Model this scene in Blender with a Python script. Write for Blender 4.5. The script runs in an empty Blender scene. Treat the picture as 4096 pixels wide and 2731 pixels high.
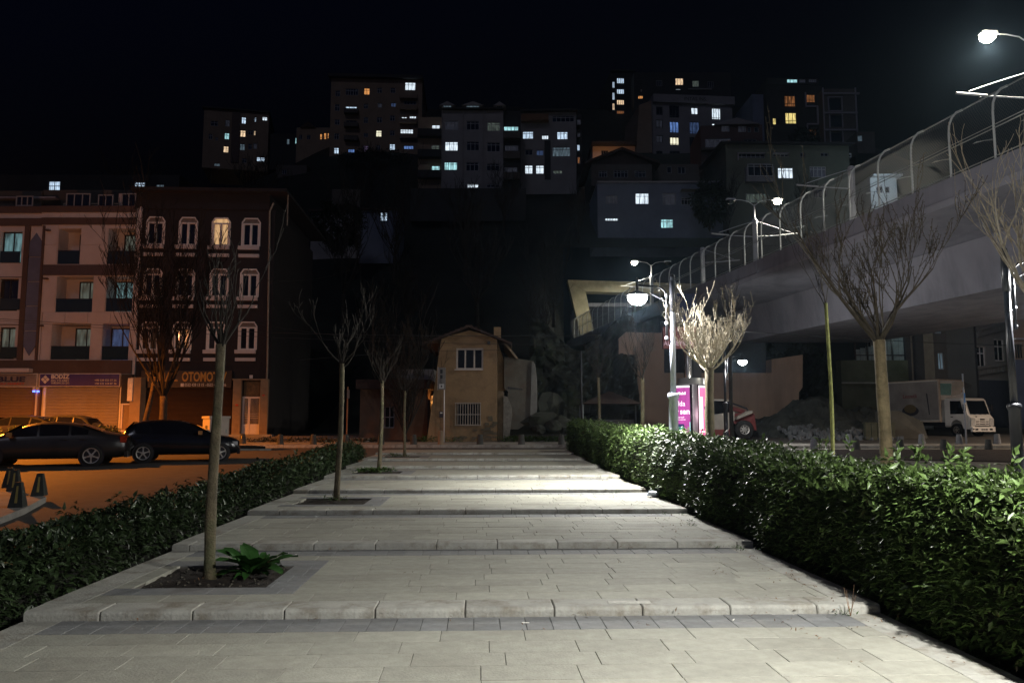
import bpy, math, random
import numpy as np
from mathutils import Vector, Matrix, Euler

# ------------------------------------------------------------------ camera, sky, sun, exposure
R = math.radians
random.seed(7)
rng = np.random.default_rng(7)
S = bpy.context.scene
COL = S.collection
PI = math.pi
CAMH, FOC = 1.49, 3186.0
PITCH = math.atan(334.5 / FOC)
cam_d = bpy.data.cameras.new("camera")
cam = bpy.data.objects.new("camera", cam_d)
COL.objects.link(cam)
cam.location = (0, 0, CAMH)
cam.rotation_euler = (PI / 2 + PITCH, 0, 0)
cam_d.lens = 28.0
cam_d.sensor_width = 36.0
cam_d.clip_start = 0.05
cam_d.clip_end = 1500
S.camera = cam
W = bpy.data.worlds.new("World")
S.world = W
W.use_nodes = True
wn = W.node_tree
sky = wn.nodes.new("ShaderNodeTexSky")
sky.sky_type = 'NISHITA'
sky.sun_disc = False
sky.sun_elevation = R(-5)
sky.sun_rotation = R(200)
tint = wn.nodes.new("ShaderNodeVectorMath"); tint.operation = 'MULTIPLY'
tint.inputs[1].default_value = (.40, .60, 1.7)          # deep blue night
wn.links.new(sky.outputs[0], tint.inputs[0])
wn.links.new(tint.outputs[0], wn.nodes["Background"].inputs[0])
wn.nodes["Background"].inputs[1].default_value = 0.5
sun_d = bpy.data.lights.new("city_glow", 'SUN')  # added dim sun standing in for city glow from behind the camera
sun_d.energy = 0.09
sun_d.angle = R(8)
sun_d.color = (0.80, 0.82, 1.0)
sun = bpy.data.objects.new("city_glow", sun_d)
COL.objects.link(sun)
sun.rotation_euler = (R(52), 0, R(-12))
S.view_settings.view_transform = 'Standard'
S.view_settings.look = 'None'
S.view_settings.exposure = 0
S.view_settings.gamma = 1
S.view_settings.use_curve_mapping = False
S.render.engine = 'CYCLES'
S.cycles.max_bounces = 5
S.cycles.diffuse_bounces = 3
S.cycles.glossy_bounces = 2
S.cycles.transmission_bounces = 2
S.cycles.volume_bounces = 0
S.cycles.sample_clamp_indirect = 3
S.cycles.caustics_reflective = False
S.cycles.caustics_refractive = False
S.cycles.use_denoising = True

# ------------------------------------------------------------------ photograph pixel -> point in space
cp_, sp_ = math.cos(PITCH), math.sin(PITCH)
def ray(px, py):
    x, u = (px - 2048) / FOC, (1365.5 - py) / FOC
    return Vector((x, cp_ - u * sp_, sp_ + u * cp_))
def at(px, py, Y):
    r = ray(px, py); t = Y / r.y
    return Vector((r.x * t, Y, CAMH + r.z * t))
def zt(x, y): return 0.031 * y - 0.625        # the gently rising ground
def ground(px, py, h=0.0):
    r = ray(px, py); t = (CAMH + 0.625 - h) / (0.031 * r.y - r.z)
    return Vector((r.x * t, r.y * t, zt(0, r.y * t) + h))
def ZX(ox, oy, s):
    return lambda x, y: (ox + x / s, oy + y / s)

# ------------------------------------------------------------------ materials
MATS = {}
def mat(name, col, rough=0.8, var=0.15, scale=6.0, bump=0.0, metal=0.0, island=0.0, objvar=0.0, spec=0.5,
        stain=None, stain_scale=1.2, stain_amt=0.5, streak=None):
    if name in MATS: return MATS[name]
    m = bpy.data.materials.new(name); m.use_nodes = True
    nt = m.node_tree; b = nt.nodes["Principled BSDF"]
    b.inputs["Roughness"].default_value = rough
    b.inputs["Metallic"].default_value = metal
    b.inputs["Specular IOR Level"].default_value = spec
    L = nt.links.new
    tc = nt.nodes.new("ShaderNodeTexCoord")
    n = nt.nodes.new("ShaderNodeTexNoise"); n.inputs["Scale"].default_value = scale
    n.inputs["Detail"].default_value = 6; n.inputs["Roughness"].default_value = 0.6
    L(tc.outputs["Object"], n.inputs["Vector"])
    mr = nt.nodes.new("ShaderNodeMapRange")
    mr.inputs[1].default_value = 0.3; mr.inputs[2].default_value = 0.7
    mr.inputs[3].default_value = 1 - var; mr.inputs[4].default_value = 1 + var
    L(n.outputs[0], mr.inputs[0])
    fac = mr.outputs[0]
    def mul(a, bsock):
        q = nt.nodes.new("ShaderNodeMath"); q.operation = 'MULTIPLY'
        L(a, q.inputs[0]); L(bsock, q.inputs[1]); return q.outputs[0]
    if island:
        g = nt.nodes.new("ShaderNodeNewGeometry")
        q = nt.nodes.new("ShaderNodeMapRange"); q.inputs[3].default_value = 1 - island; q.inputs[4].default_value = 1 + island
        L(g.outputs["Random Per Island"], q.inputs[0]); fac = mul(fac, q.outputs[0])
    if objvar:
        g = nt.nodes.new("ShaderNodeObjectInfo")
        q = nt.nodes.new("ShaderNodeMapRange"); q.inputs[3].default_value = 1 - objvar; q.inputs[4].default_value = 1 + objvar
        L(g.outputs["Random"], q.inputs[0]); fac = mul(fac, q.outputs[0])
    mx = nt.nodes.new("ShaderNodeVectorMath"); mx.operation = 'SCALE'
    mx.inputs[0].default_value = col[:3]
    L(fac, mx.inputs["Scale"])
    out = mx.outputs[0]
    if stain:
        n2 = nt.nodes.new("ShaderNodeTexNoise"); n2.inputs["Scale"].default_value = stain_scale
        n2.inputs["Detail"].default_value = 8; n2.inputs["Roughness"].default_value = 0.7
        g = nt.nodes.new("ShaderNodeNewGeometry"); mpn = nt.nodes.new("ShaderNodeMapping"); mpn.inputs["Scale"].default_value = streak or (1, 1, 1)
        L(g.outputs["Position"], mpn.inputs[0]); L(mpn.outputs[0], n2.inputs["Vector"])
        r2 = nt.nodes.new("ShaderNodeMapRange"); r2.inputs[1].default_value = 0.48; r2.inputs[2].default_value = 0.66
        r2.inputs[3].default_value = 0; r2.inputs[4].default_value = stain_amt
        L(n2.outputs[0], r2.inputs[0])
        mm = nt.nodes.new("ShaderNodeMix"); mm.data_type = 'RGBA'
        L(r2.outputs[0], mm.inputs[0]); L(out, mm.inputs[6]); mm.inputs[7].default_value = (*stain, 1)
        out = mm.outputs[2]
    L(out, b.inputs["Base Color"])
    if bump:
        n3 = nt.nodes.new("ShaderNodeTexNoise"); n3.inputs["Scale"].default_value = scale * 6
        n3.inputs["Detail"].default_value = 4
        L(tc.outputs["Object"], n3.inputs["Vector"])
        bp = nt.nodes.new("ShaderNodeBump"); bp.inputs["Strength"].default_value = bump; bp.inputs["Distance"].default_value = 0.02
        L(n3.outputs[0], bp.inputs["Height"]); L(bp.outputs[0], b.inputs["Normal"])
    MATS[name] = m
    return m

def emit(name, col, strength, curtain=0.0, sample=False):
    if name in MATS: return MATS[name]
    m = bpy.data.materials.new(name); m.use_nodes = True
    nt = m.node_tree; b = nt.nodes["Principled BSDF"]; L = nt.links.new
    b.inputs["Base Color"].default_value = (col[0] * .3, col[1] * .3, col[2] * .3, 1)
    b.inputs["Emission Color"].default_value = (*col, 1)
    b.inputs["Emission Strength"].default_value = strength
    if curtain:
        g = nt.nodes.new("ShaderNodeNewGeometry")
        w = nt.nodes.new("ShaderNodeTexNoise"); w.inputs["Scale"].default_value = 2.2; w.inputs["Detail"].default_value = 3
        mp = nt.nodes.new("ShaderNodeMapping"); mp.inputs["Scale"].default_value = (3.2, 1.0, 0.55)
        L(g.outputs["Position"], mp.inputs[0]); L(mp.outputs[0], w.inputs["Vector"])
        r = nt.nodes.new("ShaderNodeMapRange"); r.inputs[1].default_value = .35; r.inputs[2].default_value = .65
        r.inputs[3].default_value = strength * (1 - curtain); r.inputs[4].default_value = strength * (1 + curtain)
        L(w.outputs[0], r.inputs[0]); L(r.outputs[0], b.inputs["Emission Strength"])
    if not sample: m.cycles.emission_sampling = 'NONE'
    MATS[name] = m
    return m

# ------------------------------------------------------------------ mesh building
class MB:
    def __init__(s): s.v = []; s.f = []
    def add(s, vs, fs):
        o = len(s.v); s.v.extend([tuple(a) for a in vs]); s.f.extend([tuple(i + o for i in f) for f in fs]); return s
    def box(s, x0, y0, z0, x1, y1, z1, M=None):
        vs = [Vector(a) for a in ((x0,y0,z0),(x1,y0,z0),(x1,y1,z0),(x0,y1,z0),(x0,y0,z1),(x1,y0,z1),(x1,y1,z1),(x0,y1,z1))]
        if M: vs = [M @ a for a in vs]
        return s.add(vs, [(0,3,2,1),(4,5,6,7),(0,1,5,4),(1,2,6,5),(2,3,7,6),(3,0,4,7)])
    def cbox(s, cx, cy, cz, w, d, h, M=None):
        return s.box(cx-w/2, cy-d/2, cz-h/2, cx+w/2, cy+d/2, cz+h/2, M)
    def quad(s, *p): return s.add(p, [tuple(range(len(p)))])
    def tube(s, pts, rad, n=8, cap=True):
        pts = [Vector(p) for p in pts]
        if not isinstance(rad, (list, tuple)): rad = [rad] * len(pts)
        rings = []; up = None
        for i, p in enumerate(pts):
            d = (pts[min(i+1, len(pts)-1)] - pts[max(i-1, 0)])
            if d.length < 1e-9: d = Vector((0,0,1))
            d.normalize()
            if up is None: up = d.orthogonal().normalized()
            up = (up - d * up.dot(d))
            if up.length < 1e-6: up = d.orthogonal()
            up.normalize(); r2 = d.cross(up)
            rings.append([p + (up*math.cos(2*PI*k/n) + r2*math.sin(2*PI*k/n))*rad[i] for k in range(n)])
        vs = [v for r in rings for v in r]; fs = []
        for i in range(len(pts)-1):
            for k in range(n):
                a, b = i*n+k, i*n+(k+1) % n
                fs.append((a, b, b+n, a+n))
        if cap: fs.append(tuple(range(n-1, -1, -1))); fs.append(tuple(range((len(pts)-1)*n, len(pts)*n)))
        return s.add(vs, fs)
    def lathe(s, prof, n=16, c=(0,0,0), M=None, cap=True):
        vs = []; fs = []
        for (r, z) in prof:
            for k in range(n):
                a = 2*PI*k/n
                v = Vector((c[0]+r*math.cos(a), c[1]+r*math.sin(a), c[2]+z)); vs.append(M @ v if M else v)
        for i in range(len(prof)-1):
            for k in range(n):
                a, b = i*n+k, i*n+(k+1) % n
                fs.append((a, b, b+n, a+n))
        if cap: fs.append(tuple(range(n-1,-1,-1))); fs.append(tuple(range((len(prof)-1)*n, len(prof)*n)))
        return s.add(vs, fs)
    def prism(s, poly, a0, a1, axis='y', M=None):
        n = len(poly); vs = []
        for t in (a0, a1):
            for p in poly:
                v = Vector((p[0], t, p[1])) if axis == 'y' else Vector((t, p[0], p[1])) if axis == 'x' else Vector((p[0], p[1], t))
                vs.append(M @ v if M else v)
        fs = [tuple(range(n)), tuple(range(2*n-1, n-1, -1))] + [(i, i+n, (i+1) % n+n, (i+1) % n) for i in range(n)]
        return s.add(vs, fs)
    def mesh(s, name, m=None, smooth=False):
        me = bpy.data.meshes.new(name); me.from_pydata(s.v, [], s.f)
        if m: me.materials.append(m)
        if smooth: me.polygons.foreach_set("use_smooth", [True]*len(me.polygons))
        me.update(); return me
    def build(s, name, m, parent=None, smooth=False, loc=None, rot=None):
        return link(name, s.mesh(name, m, smooth), parent, loc, rot)

def link(name, me, parent=None, loc=None, rot=None):
    o = bpy.data.objects.new(name, me); COL.objects.link(o)
    if parent: o.parent = parent
    if loc is not None: o.location = loc
    if rot is not None: o.rotation_euler = rot
    return o
def tag(o, label=None, cat=None, group=None, kind=None):
    for k, v in (("label", label), ("category", cat), ("group", group), ("kind", kind)):
        if v: o[k] = v
    return o
def empty(name, loc, rz=0, label=None, cat=None, group=None):
    o = bpy.data.objects.new(name, None); COL.objects.link(o); o.location = loc; o.rotation_euler = (0, 0, rz)
    o.empty_display_size = .2
    return tag(o, label, cat, group)
CHILD = {}
def kids(o): return [c for c in bpy.data.objects if c.parent == o]
def copy_tree(o, loc=None, rz=None, label=None):
    c = o.copy(); COL.objects.link(c)
    if loc is not None: c.location = loc
    if rz is not None: c.rotation_euler = (0, 0, rz)
    if label: c['label'] = label
    for ch in kids(o):
        d = ch.copy(); COL.objects.link(d); d.parent = c
        for g in kids(ch):
            e = g.copy(); COL.objects.link(e); e.parent = d
    return c
def fast_mesh(name, V, Fq, m, sizes=None):
    """numpy mesh: V (n,3), Fq (m,k)"""
    me = bpy.data.meshes.new(name)
    k = Fq.shape[1]
    me.vertices.add(len(V)); me.vertices.foreach_set("co", V.astype(np.float32).ravel())
    me.loops.add(Fq.size); me.loops.foreach_set("vertex_index", Fq.astype(np.int32).ravel())
    me.polygons.add(len(Fq)); me.polygons.foreach_set("loop_start", np.arange(0, Fq.size, k, dtype=np.int32))
    me.materials.append(m); me.update(calc_edges=True)
    return me
def text(name, s, size, m, parent, loc, rot=(PI/2,0,0), align='CENTER', extrude=0.01, sx=1.0, bold=0.0):
    cu = bpy.data.curves.new(name, 'FONT'); cu.body = s; cu.size = size; cu.align_x = align; cu.align_y = 'CENTER'
    cu.extrude = extrude; cu.offset = bold; cu.resolution_u = 3
    o = bpy.data.objects.new(name + "_tmp", cu); COL.objects.link(o)
    bpy.context.view_layer.update()
    me = bpy.data.meshes.new_from_object(o.evaluated_get(bpy.context.evaluated_depsgraph_get()))
    bpy.data.objects.remove(o); me.materials.clear(); me.materials.append(m)
    q = link(name, me, parent, loc, rot); q.scale = (sx, 1, 1)
    return q
def light(name, typ, loc, power, col, parent=None, radius=.1, **kw):
    d = bpy.data.lights.new(name, typ); d.energy = power; d.color = col
    if typ in ('POINT', 'SPOT'): d.shadow_soft_size = radius
    if typ == 'SPOT':
        d.spot_size = kw.get('size', R(150)); d.spot_blend = kw.get('blend', .6)
    o = bpy.data.objects.new(name, d); COL.objects.link(o); o.location = loc
    if parent: o.parent = parent
    return o

# ------------------------------------------------------------------ palette
WHITE = (1.0, 0.97, 0.90)
stone = mat("paving_stone", (.345, .34, .285), .75, .14, 9, .35, objvar=.12, stain=(.21,.195,.155), stain_scale=1.3, stain_amt=.32)
kerbm = mat("kerb_stone", (.375, .37, .33), .75, .16, 7, .4, objvar=.10, stain=(.16,.13,.085), stain_scale=3.2, stain_amt=.7)
darkpav = mat("dark_paver_stone", (.20, .205, .205), .75, .18, 9, .3, objvar=.14, stain=(.26,.25,.22), stain_scale=3, stain_amt=.4)
mortar = mat("joint_sand", (.11, .10, .085), .95, .3, 20, .3)
soil = mat("soil", (.022, .016, .011), .95, .5, 14, .8)
asphalt = mat("asphalt", (.075, .07, .065), .8, .25, 3, .4, stain=(.05,.045,.04), stain_scale=.4, stain_amt=.6)
earth = mat("hill_earth", (.012, .013, .009), .95, .5, .3, .6)
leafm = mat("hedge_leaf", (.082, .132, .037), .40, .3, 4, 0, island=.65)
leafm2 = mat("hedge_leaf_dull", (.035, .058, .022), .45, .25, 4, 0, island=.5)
core = mat("hedge_twigs", (.010, .010, .006), .95, .4, 10, 0)
bark2 = mat("warm_bark", (.26,.205,.11), .8, .4, 9, .7)
bark = mat("bark", (.13, .105, .062), .8, .45, 9, .7, stain=(.10,.12,.05), stain_scale=3, stain_amt=.6)
barkd = mat("lit_twig_bark", (.42, .37, .28), .6, .3, 20, 0)  # pale tone: lamplight on the twigs is put into the colour
barkg = mat("olive_lit_bark", (.14, .15, .04), .85, .35, 14, .5)  # olive light on the thin stem is put into this colour
black_metal = mat("black_painted_metal", (.018, .019, .024), .35, .1, 8, 0)
grey_metal = mat("grey_painted_metal", (.32, .35, .42), .35, .06, 8, 0)
steel = mat("galvanised_steel", (.30, .33, .33), .45, .12, 6, 0, metal=.4)
# ------------------------------------------------------------------ ground
def smooth(a, b, x):
    t = min(1, max(0, (x-a)/(b-a))); return t*t*(3-2*t)
def hill(x, y):
    base = zt(x, y)
    c = 0.0
    if y > 52:
        c = (y-52)*.50 if y < 118 else 33 + (y-118)*.53
        if y > 210: c = 81.8 + (y-210)*.1
    c *= 1 - .55*smooth(-30, -95, x)*(1)
    c *= 1 - .45*smooth(70, 140, x)
    k = smooth(3.0, 6.5, x) * (1 - smooth(40, 60, x)*.6)
    st = max(0.0, (y-91)*22.0) if y > 91 else 0
    c = c*(1-k) + min(c, st)*k
    if x < -12 and y < 62: c = 0
    c += (math.sin(x*.21+y*.13)+math.sin(x*.09-y*.17))*.5*smooth(60, 90, y)*(1-k)
    return base*(1 if y < 60 else 1) + c
xs = np.concatenate([np.linspace(-420,-60,14), np.linspace(-54,60,77), np.linspace(70,420,14)])
ys = np.concatenate([np.linspace(-80,50,14), np.linspace(51,130,80), np.linspace(134,420,40)])
V = np.array([[x, y, hill(x, y)] for y in ys for x in xs]); nx = len(xs)
Fq = []
for j in range(len(ys)-1):
    for i in range(nx-1):
        cx, cy = (xs[i]+xs[i+1])/2, (ys[j]+ys[j+1])/2
        if 5.4 < cx < 27 and 90.8 < cy < 92.4: continue     # mouth of the tunnel
        Fq.append((j*nx+i, j*nx+i+1, (j+1)*nx+i+1, (j+1)*nx+i))
gm = bpy.data.materials.new("ground_asphalt_and_earth")
g_road = [f for f in Fq if V[f[0]][1] < 50]
g_hill = [f for f in Fq if V[f[0]][1] >= 50]
gme = fast_mesh("ground", V, np.array(g_road + g_hill), asphalt)
gme.materials.append(earth)
mi = np.zeros(len(Fq), dtype=np.int32); mi[len(g_road):] = 1
gme.polygons.foreach_set("material_index", mi)
tag(link("ground", gme), kind="structure")
bpy.data.materials.remove(gm)

def slab(name, poly, h, m, thick=.3, kind="structure", label=None, cat=None):
    """a flat-topped slab that follows the rising ground; poly in world x, y"""
    mb = MB(); n = len(poly)
    top = [(x, y, zt(x, y)+h) for x, y in poly]; bot = [(x, y, zt(x, y)+h-thick) for x, y in poly]
    mb.add(top+bot, [tuple(range(n))] + [(i, i+n, (i+1) % n+n, (i+1) % n) for i in range(n)])
    o = mb.build(name, m); tag(o, label, cat, None, kind); return o

paleconc = mat("pale_pavement", (.30, .285, .26), .8, .2, 2.5, .3, stain=(.16,.15,.13), stain_scale=.8, stain_amt=.5)
slab("pavement", [(-60,39.2),(-7.4,39.2),(-7.4,44.9),(-60,44.9)], .13, paleconc)
far_walk = slab("pavement", [(-13.2,36.0),(6.5,36.0),(6.5,38.4),(-13.2,38.4)], .12, paleconc)
right_walk = slab("pavement", [(8.0,35.0),(34,35.0),(34,37.6),(8.0,37.6)], .10, paleconc)
front_walk = slab("pavement", [(4.4,20.0),(34,25.5),(34,34.6),(4.4,34.6)], .05, mat("concrete_path", (.27,.26,.22), .8, .2, 2, .3, stain=(.17,.16,.13), stain_scale=.6, stain_amt=.5))
slab("mulch_bed", [(9.8,28.7),(26,24.2),(26,33.6),(10.8,33.2)], .085, mat("bark_mulch", (.028,.017,.013), .95, .6, 12, 1.0))
slab("path", [(4.4,6),(34,6),(34,21.5),(4.4,17.5)], .05, mat("garden_path", (.20,.19,.16), .85, .25, 2, .4))
kb = MB()
for i in range(28):   # kerb edge of the right-hand pavement
    x = 8.0 + i*.93; kb.cbox(x+.46, 34.93, zt(0,34.93)+.03, .91, .15, .22)
tag(kb.build("kerb", kerbm), kind="structure")
pm = MB().cbox(0, 0, 0, .98, .14, .2).mesh("kerb_block", kerbm)
for i in range(20):   # far pavement kerb blocks
    link("kerb_block", pm, far_walk, (-12.7+i*1.0, 35.92, zt(0,35.92)+.04))
# sidewalk corner at the left edge, with its kerb
A = ground(185,1985,.12); B = ground(100,2030,.12); C_ = ground(0,2068,.12); D_ = ground(0,1958,.12)
corner = slab("pavement", [(A.x,A.y),(B.x,B.y),(C_.x,C_.y),(-22,12.6),(-24,17.6),(D_.x,D_.y)][::-1], .12, paleconc)
# median planter between the street and the shop lane
slab("median_bed", [(-42,31.6),(-10.5,34.2),(-11.3,35.0),(-42,32.7)], .16, soil)
tag(MB().prism([(-42,31.4),(-10.2,34.05),(-10.3,34.2),(-42,31.55)], 0, 1, 'z').build("kerb", kerbm, loc=(0,0,zt(0,33)-.9)), kind="structure")

# ------------------------------------------------------------------ the stepped plaza
TH = math.atan(.041)
plaza_rot = TH
def PL(u, v, z=0):
    x, y = u - .005, v
    return Vector((x*math.cos(TH) - y*math.sin(TH), x*math.sin(TH) + y*math.cos(TH), z))
V1, DV, RISE, KL = 6.42, 2.96, .0714, .70
UL, UR = -3.48, 3.22
def slab_mesh(w, d, h=.05, bev=.006, m=stone):
    mb = MB(); x, y = w/2, d/2; b = bev
    v = [(-x,-y,-h),(x,-y,-h),(x,y,-h),(-x,y,-h),(-x,-y,-b),(x,-y,-b),(x,y,-b),(-x,y,-b),(-x+b,-y+b,0),(x-b,-y+b,0),(x-b,y-b,0),(-x+b,y-b,0)]
    f = [(8,9,10,11)] + [(i,(i+1)%4,(i+1)%4+4,i+4) for i in range(4)] + [(i+4,(i+1)%4+4,(i+1)%4+8,i+8) for i in range(4)]
    return mb.add(v, f).mesh("paver", m)
SM = {}
def sm(w, d, m):
    k = (round(w,3), round(d,3), m.name)
    if k not in SM: SM[k] = slab_mesh(w-.0045, d-.0045, bev=.0018, m=m)
    return SM[k]
def kerb_mesh(w):
    r = .032; prof = [(0,-.12),(0,RISE-r)] + [(r-r*math.cos(a), RISE-r+r*math.sin(a)) for a in (R(22),R(45),R(68),R(90))] + [(.294,RISE),(.294,-.12)]
    mb = MB(); n = len(prof); x = w/2-.004
    e = .008
    vs = [(-x, p[0]+(e if i < n-2 else 0), p[1]-(0 if i<1 else .006)) for i, p in enumerate(prof)] + [(-x+e, *p) for p in prof] + [(x-e, *p) for p in prof] + [(x, p[0]+(e if i < n-2 else 0), p[1]-(0 if i<1 else .006)) for i, p in enumerate(prof)]
    fs = [tuple(range(n)), tuple(range(4*n-1, 3*n-1, -1))]
    for b in range(3):
        fs += [(b*n+i, (b+1)*n+i, (b+1)*n+(i+1) % n, b*n+(i+1) % n) for i in range(n-1)]
    return mb.add(vs, fs).mesh("kerb_stone", kerbm, False)
KM = {}
def km(w):
    k = round(w,3)
    if k not in KM: KM[k] = kerb_mesh(w)
    return KM[k]
RD = .2825
pits = {1: 7.285, 3: 7.285+2*DV, 5: 7.285+4*DV, 7: 7.285+6*DV}
PU0, PU1 = UL+.46, UL+.46+1.15
terraces = []
for k in range(0, 10):
    if k == 10: break
    z = RISE*min(k, 8)
    v0 = V1+DV*(k-1) if k else -.6
    v1 = V1+DV*k
    if k == 9: break
    if k == 8: v1 = v0 + DV + .3
    T = empty("terrace_floor", PL(0,0,0)*0, TH)
    T.location = PL(0,0,z); tag(T, kind="structure")
    terraces.append(T)
    base = MB()
    if k in pits:   # leave the planting hole open
        p0 = pits[k]; p1 = p0+4*RD
        for (a,b,c,d) in ((UL,v0+.02,UR,p0),(UL,p1,UR,v1+.1),(UL,p0,PU0,p1),(PU1,p0,UR,p1)):
            base.box(a+.005, b, -1.3, c-.005, d, -.012)
    else:
        base.box(UL+.005, v0+.02, -1.3, UR-.005, v1+.1, -.012)
    base.build("bedding", mortar, T)
    far = k >= 5
    joined = {'s': MB(), 'd': MB()}
    def put(u, v, w, d, m, key):
        if w < .03: return
        if far:
            joined[key].box(u-w/2+.003, v-d/2+.003, -.05, u+w/2-.003, v+d/2-.003, random.uniform(-.001,.001))
        else:
            o = link("paver", sm(w, d, m), T, (u, v, random.uniform(-.0015,.0015)), (random.uniform(-.002,.002), random.uniform(-.002,.002), 0))
    nose = .30 if k else 0
    vs_, ve = v0+nose, v1-(.40 if k < 8 else 0)
    nrow = int(round((ve-vs_)/RD)); rd = (ve-vs_)/nrow
    lo, hi = UL+.30, UR-.30
    for r in range(nrow):
        vc = vs_+(r+.5)*rd
        u = lo - ((r*.37) % 1.0)*.6 if not (r % 2) else lo-.3-((r*.21)%1)*.1
        while u < hi-.01:
            a, b = max(u, lo), min(u+.6, hi); u += .6
            segs = [(a, b, stone, 's')]
            if k in pits:
                p0 = pits[k]; p1 = p0+4*RD; du = PU1+.30
                if p0-RD-.05 < vc < p1+RD+.05:
                    inner = p0 < vc < p1
                    segs = []
                    if b > du: segs.append((max(a, du), b, stone, 's'))
                    if a < du:
                        if inner:
                            if a < PU0: segs.append((a, min(b, PU0), stone, 's'))
                            if b > PU1: segs.append((max(a, PU1), min(b, du), darkpav, 'd'))
                        else: segs.append((a, min(b, du), darkpav, 'd'))
            for (sa, sb, m_, key) in segs: put((sa+sb)/2, vc, sb-sa, rd, m_, key)
    if k < 8:      # two courses of small dark setts at the foot of the next riser
        for r in range(2):
            for i in range(31):
                put(lo+.1+i*.1968, ve+.1+.2*r, .1968, .2, darkpav, 'd')
    # border stones along both edges
    nb = int(round((v1-vs_)/.74)); bl = (v1-vs_)/nb
    for side in (UL+.15, UR-.15):
        for i in range(nb):
            o = link("border_stone", sm(.30, bl, kerbm), T, (side, vs_+(i+.5)*bl, random.uniform(-.001,.002)))
    if far:
        if joined['s'].v: tag(joined['s'].build("paving", stone, T), kind="stuff")
        if joined['d'].v: tag(joined['d'].build("dark_paving", darkpav, T), kind="stuff")
    if k:
        n = 10; off = (.35, .12, .5, .22, .4, .05, .3, .55, .2)[k]
        u = UL - off + .0
        first = True
        while u < UR-.02:
            a, b = max(u, UL), min(u+KL, UR); u += KL
            if b-a > .12: link("kerb_stone", km(b-a), T, ((a+b)/2, v0, -RISE))
    if k in pits:
        p0 = pits[k]; p1 = p0+4*RD
        g = 14; pv = [(PU0+(PU1-PU0)*i/g, p0+(p1-p0)*j/g, -.035+random.uniform(-.015,.02)+.03*math.exp(-((i-g*.35)**2+(j-g*.5)**2)/9)) for j in range(g+1) for i in range(g+1)]
        pf = [(j*(g+1)+i, j*(g+1)+i+1, (j+1)*(g+1)+i+1, (j+1)*(g+1)+i) for j in range(g) for i in range(g)]
        MB().add(pv, pf).build("planting_soil", soil, T)

# ------------------------------------------------------------------ leaves and hedges
def leaf_cloud(P, N, L, Wd, name, m, droop=.35):
    """P positions, N outward directions; one folded five-vertex leaf each"""
    n = len(P)
    d = N + rng.normal(0, .55, (n,3)); d /= np.linalg.norm(d, axis=1, keepdims=True)
    s = np.cross(d, rng.normal(0, .35, (n,3)) + np.array([0,0,1.0])); s /= np.linalg.norm(s, axis=1, keepdims=True)+1e-9
    q = np.cross(s, d)
    L = L[:,None]; Wd = Wd[:,None]
    b = P; mid = P + d*L*.5 + q*0; tip = P + d*L - q*L*droop
    l = P + d*L*.45 + s*Wd*.5 + q*Wd*.22 - q*L*.05; r = P + d*L*.45 - s*Wd*.5 + q*Wd*.22 - q*L*.05
    mid = mid - q*L*.08
    V = np.stack([b, l, mid, r, tip], 1).reshape(-1,3)
    o = (np.arange(n)*5)[:,None]
    F = np.concatenate([o+np.array([[0,1,2]])*1, o+np.array([[0,2,3]]), o+np.array([[1,4,2]]), o+np.array([[2,4,3]])], 1).reshape(-1,3)
    F = F[:, ::-1]
    return fast_mesh(name, V, F, m)
def lump(v, w, ph):
    return (np.sin(v*2.3+ph)+np.sin(v*5.1+w*3+ph*2)*.6+np.sin(v*9.7+w*7+ph)*.35)
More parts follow.
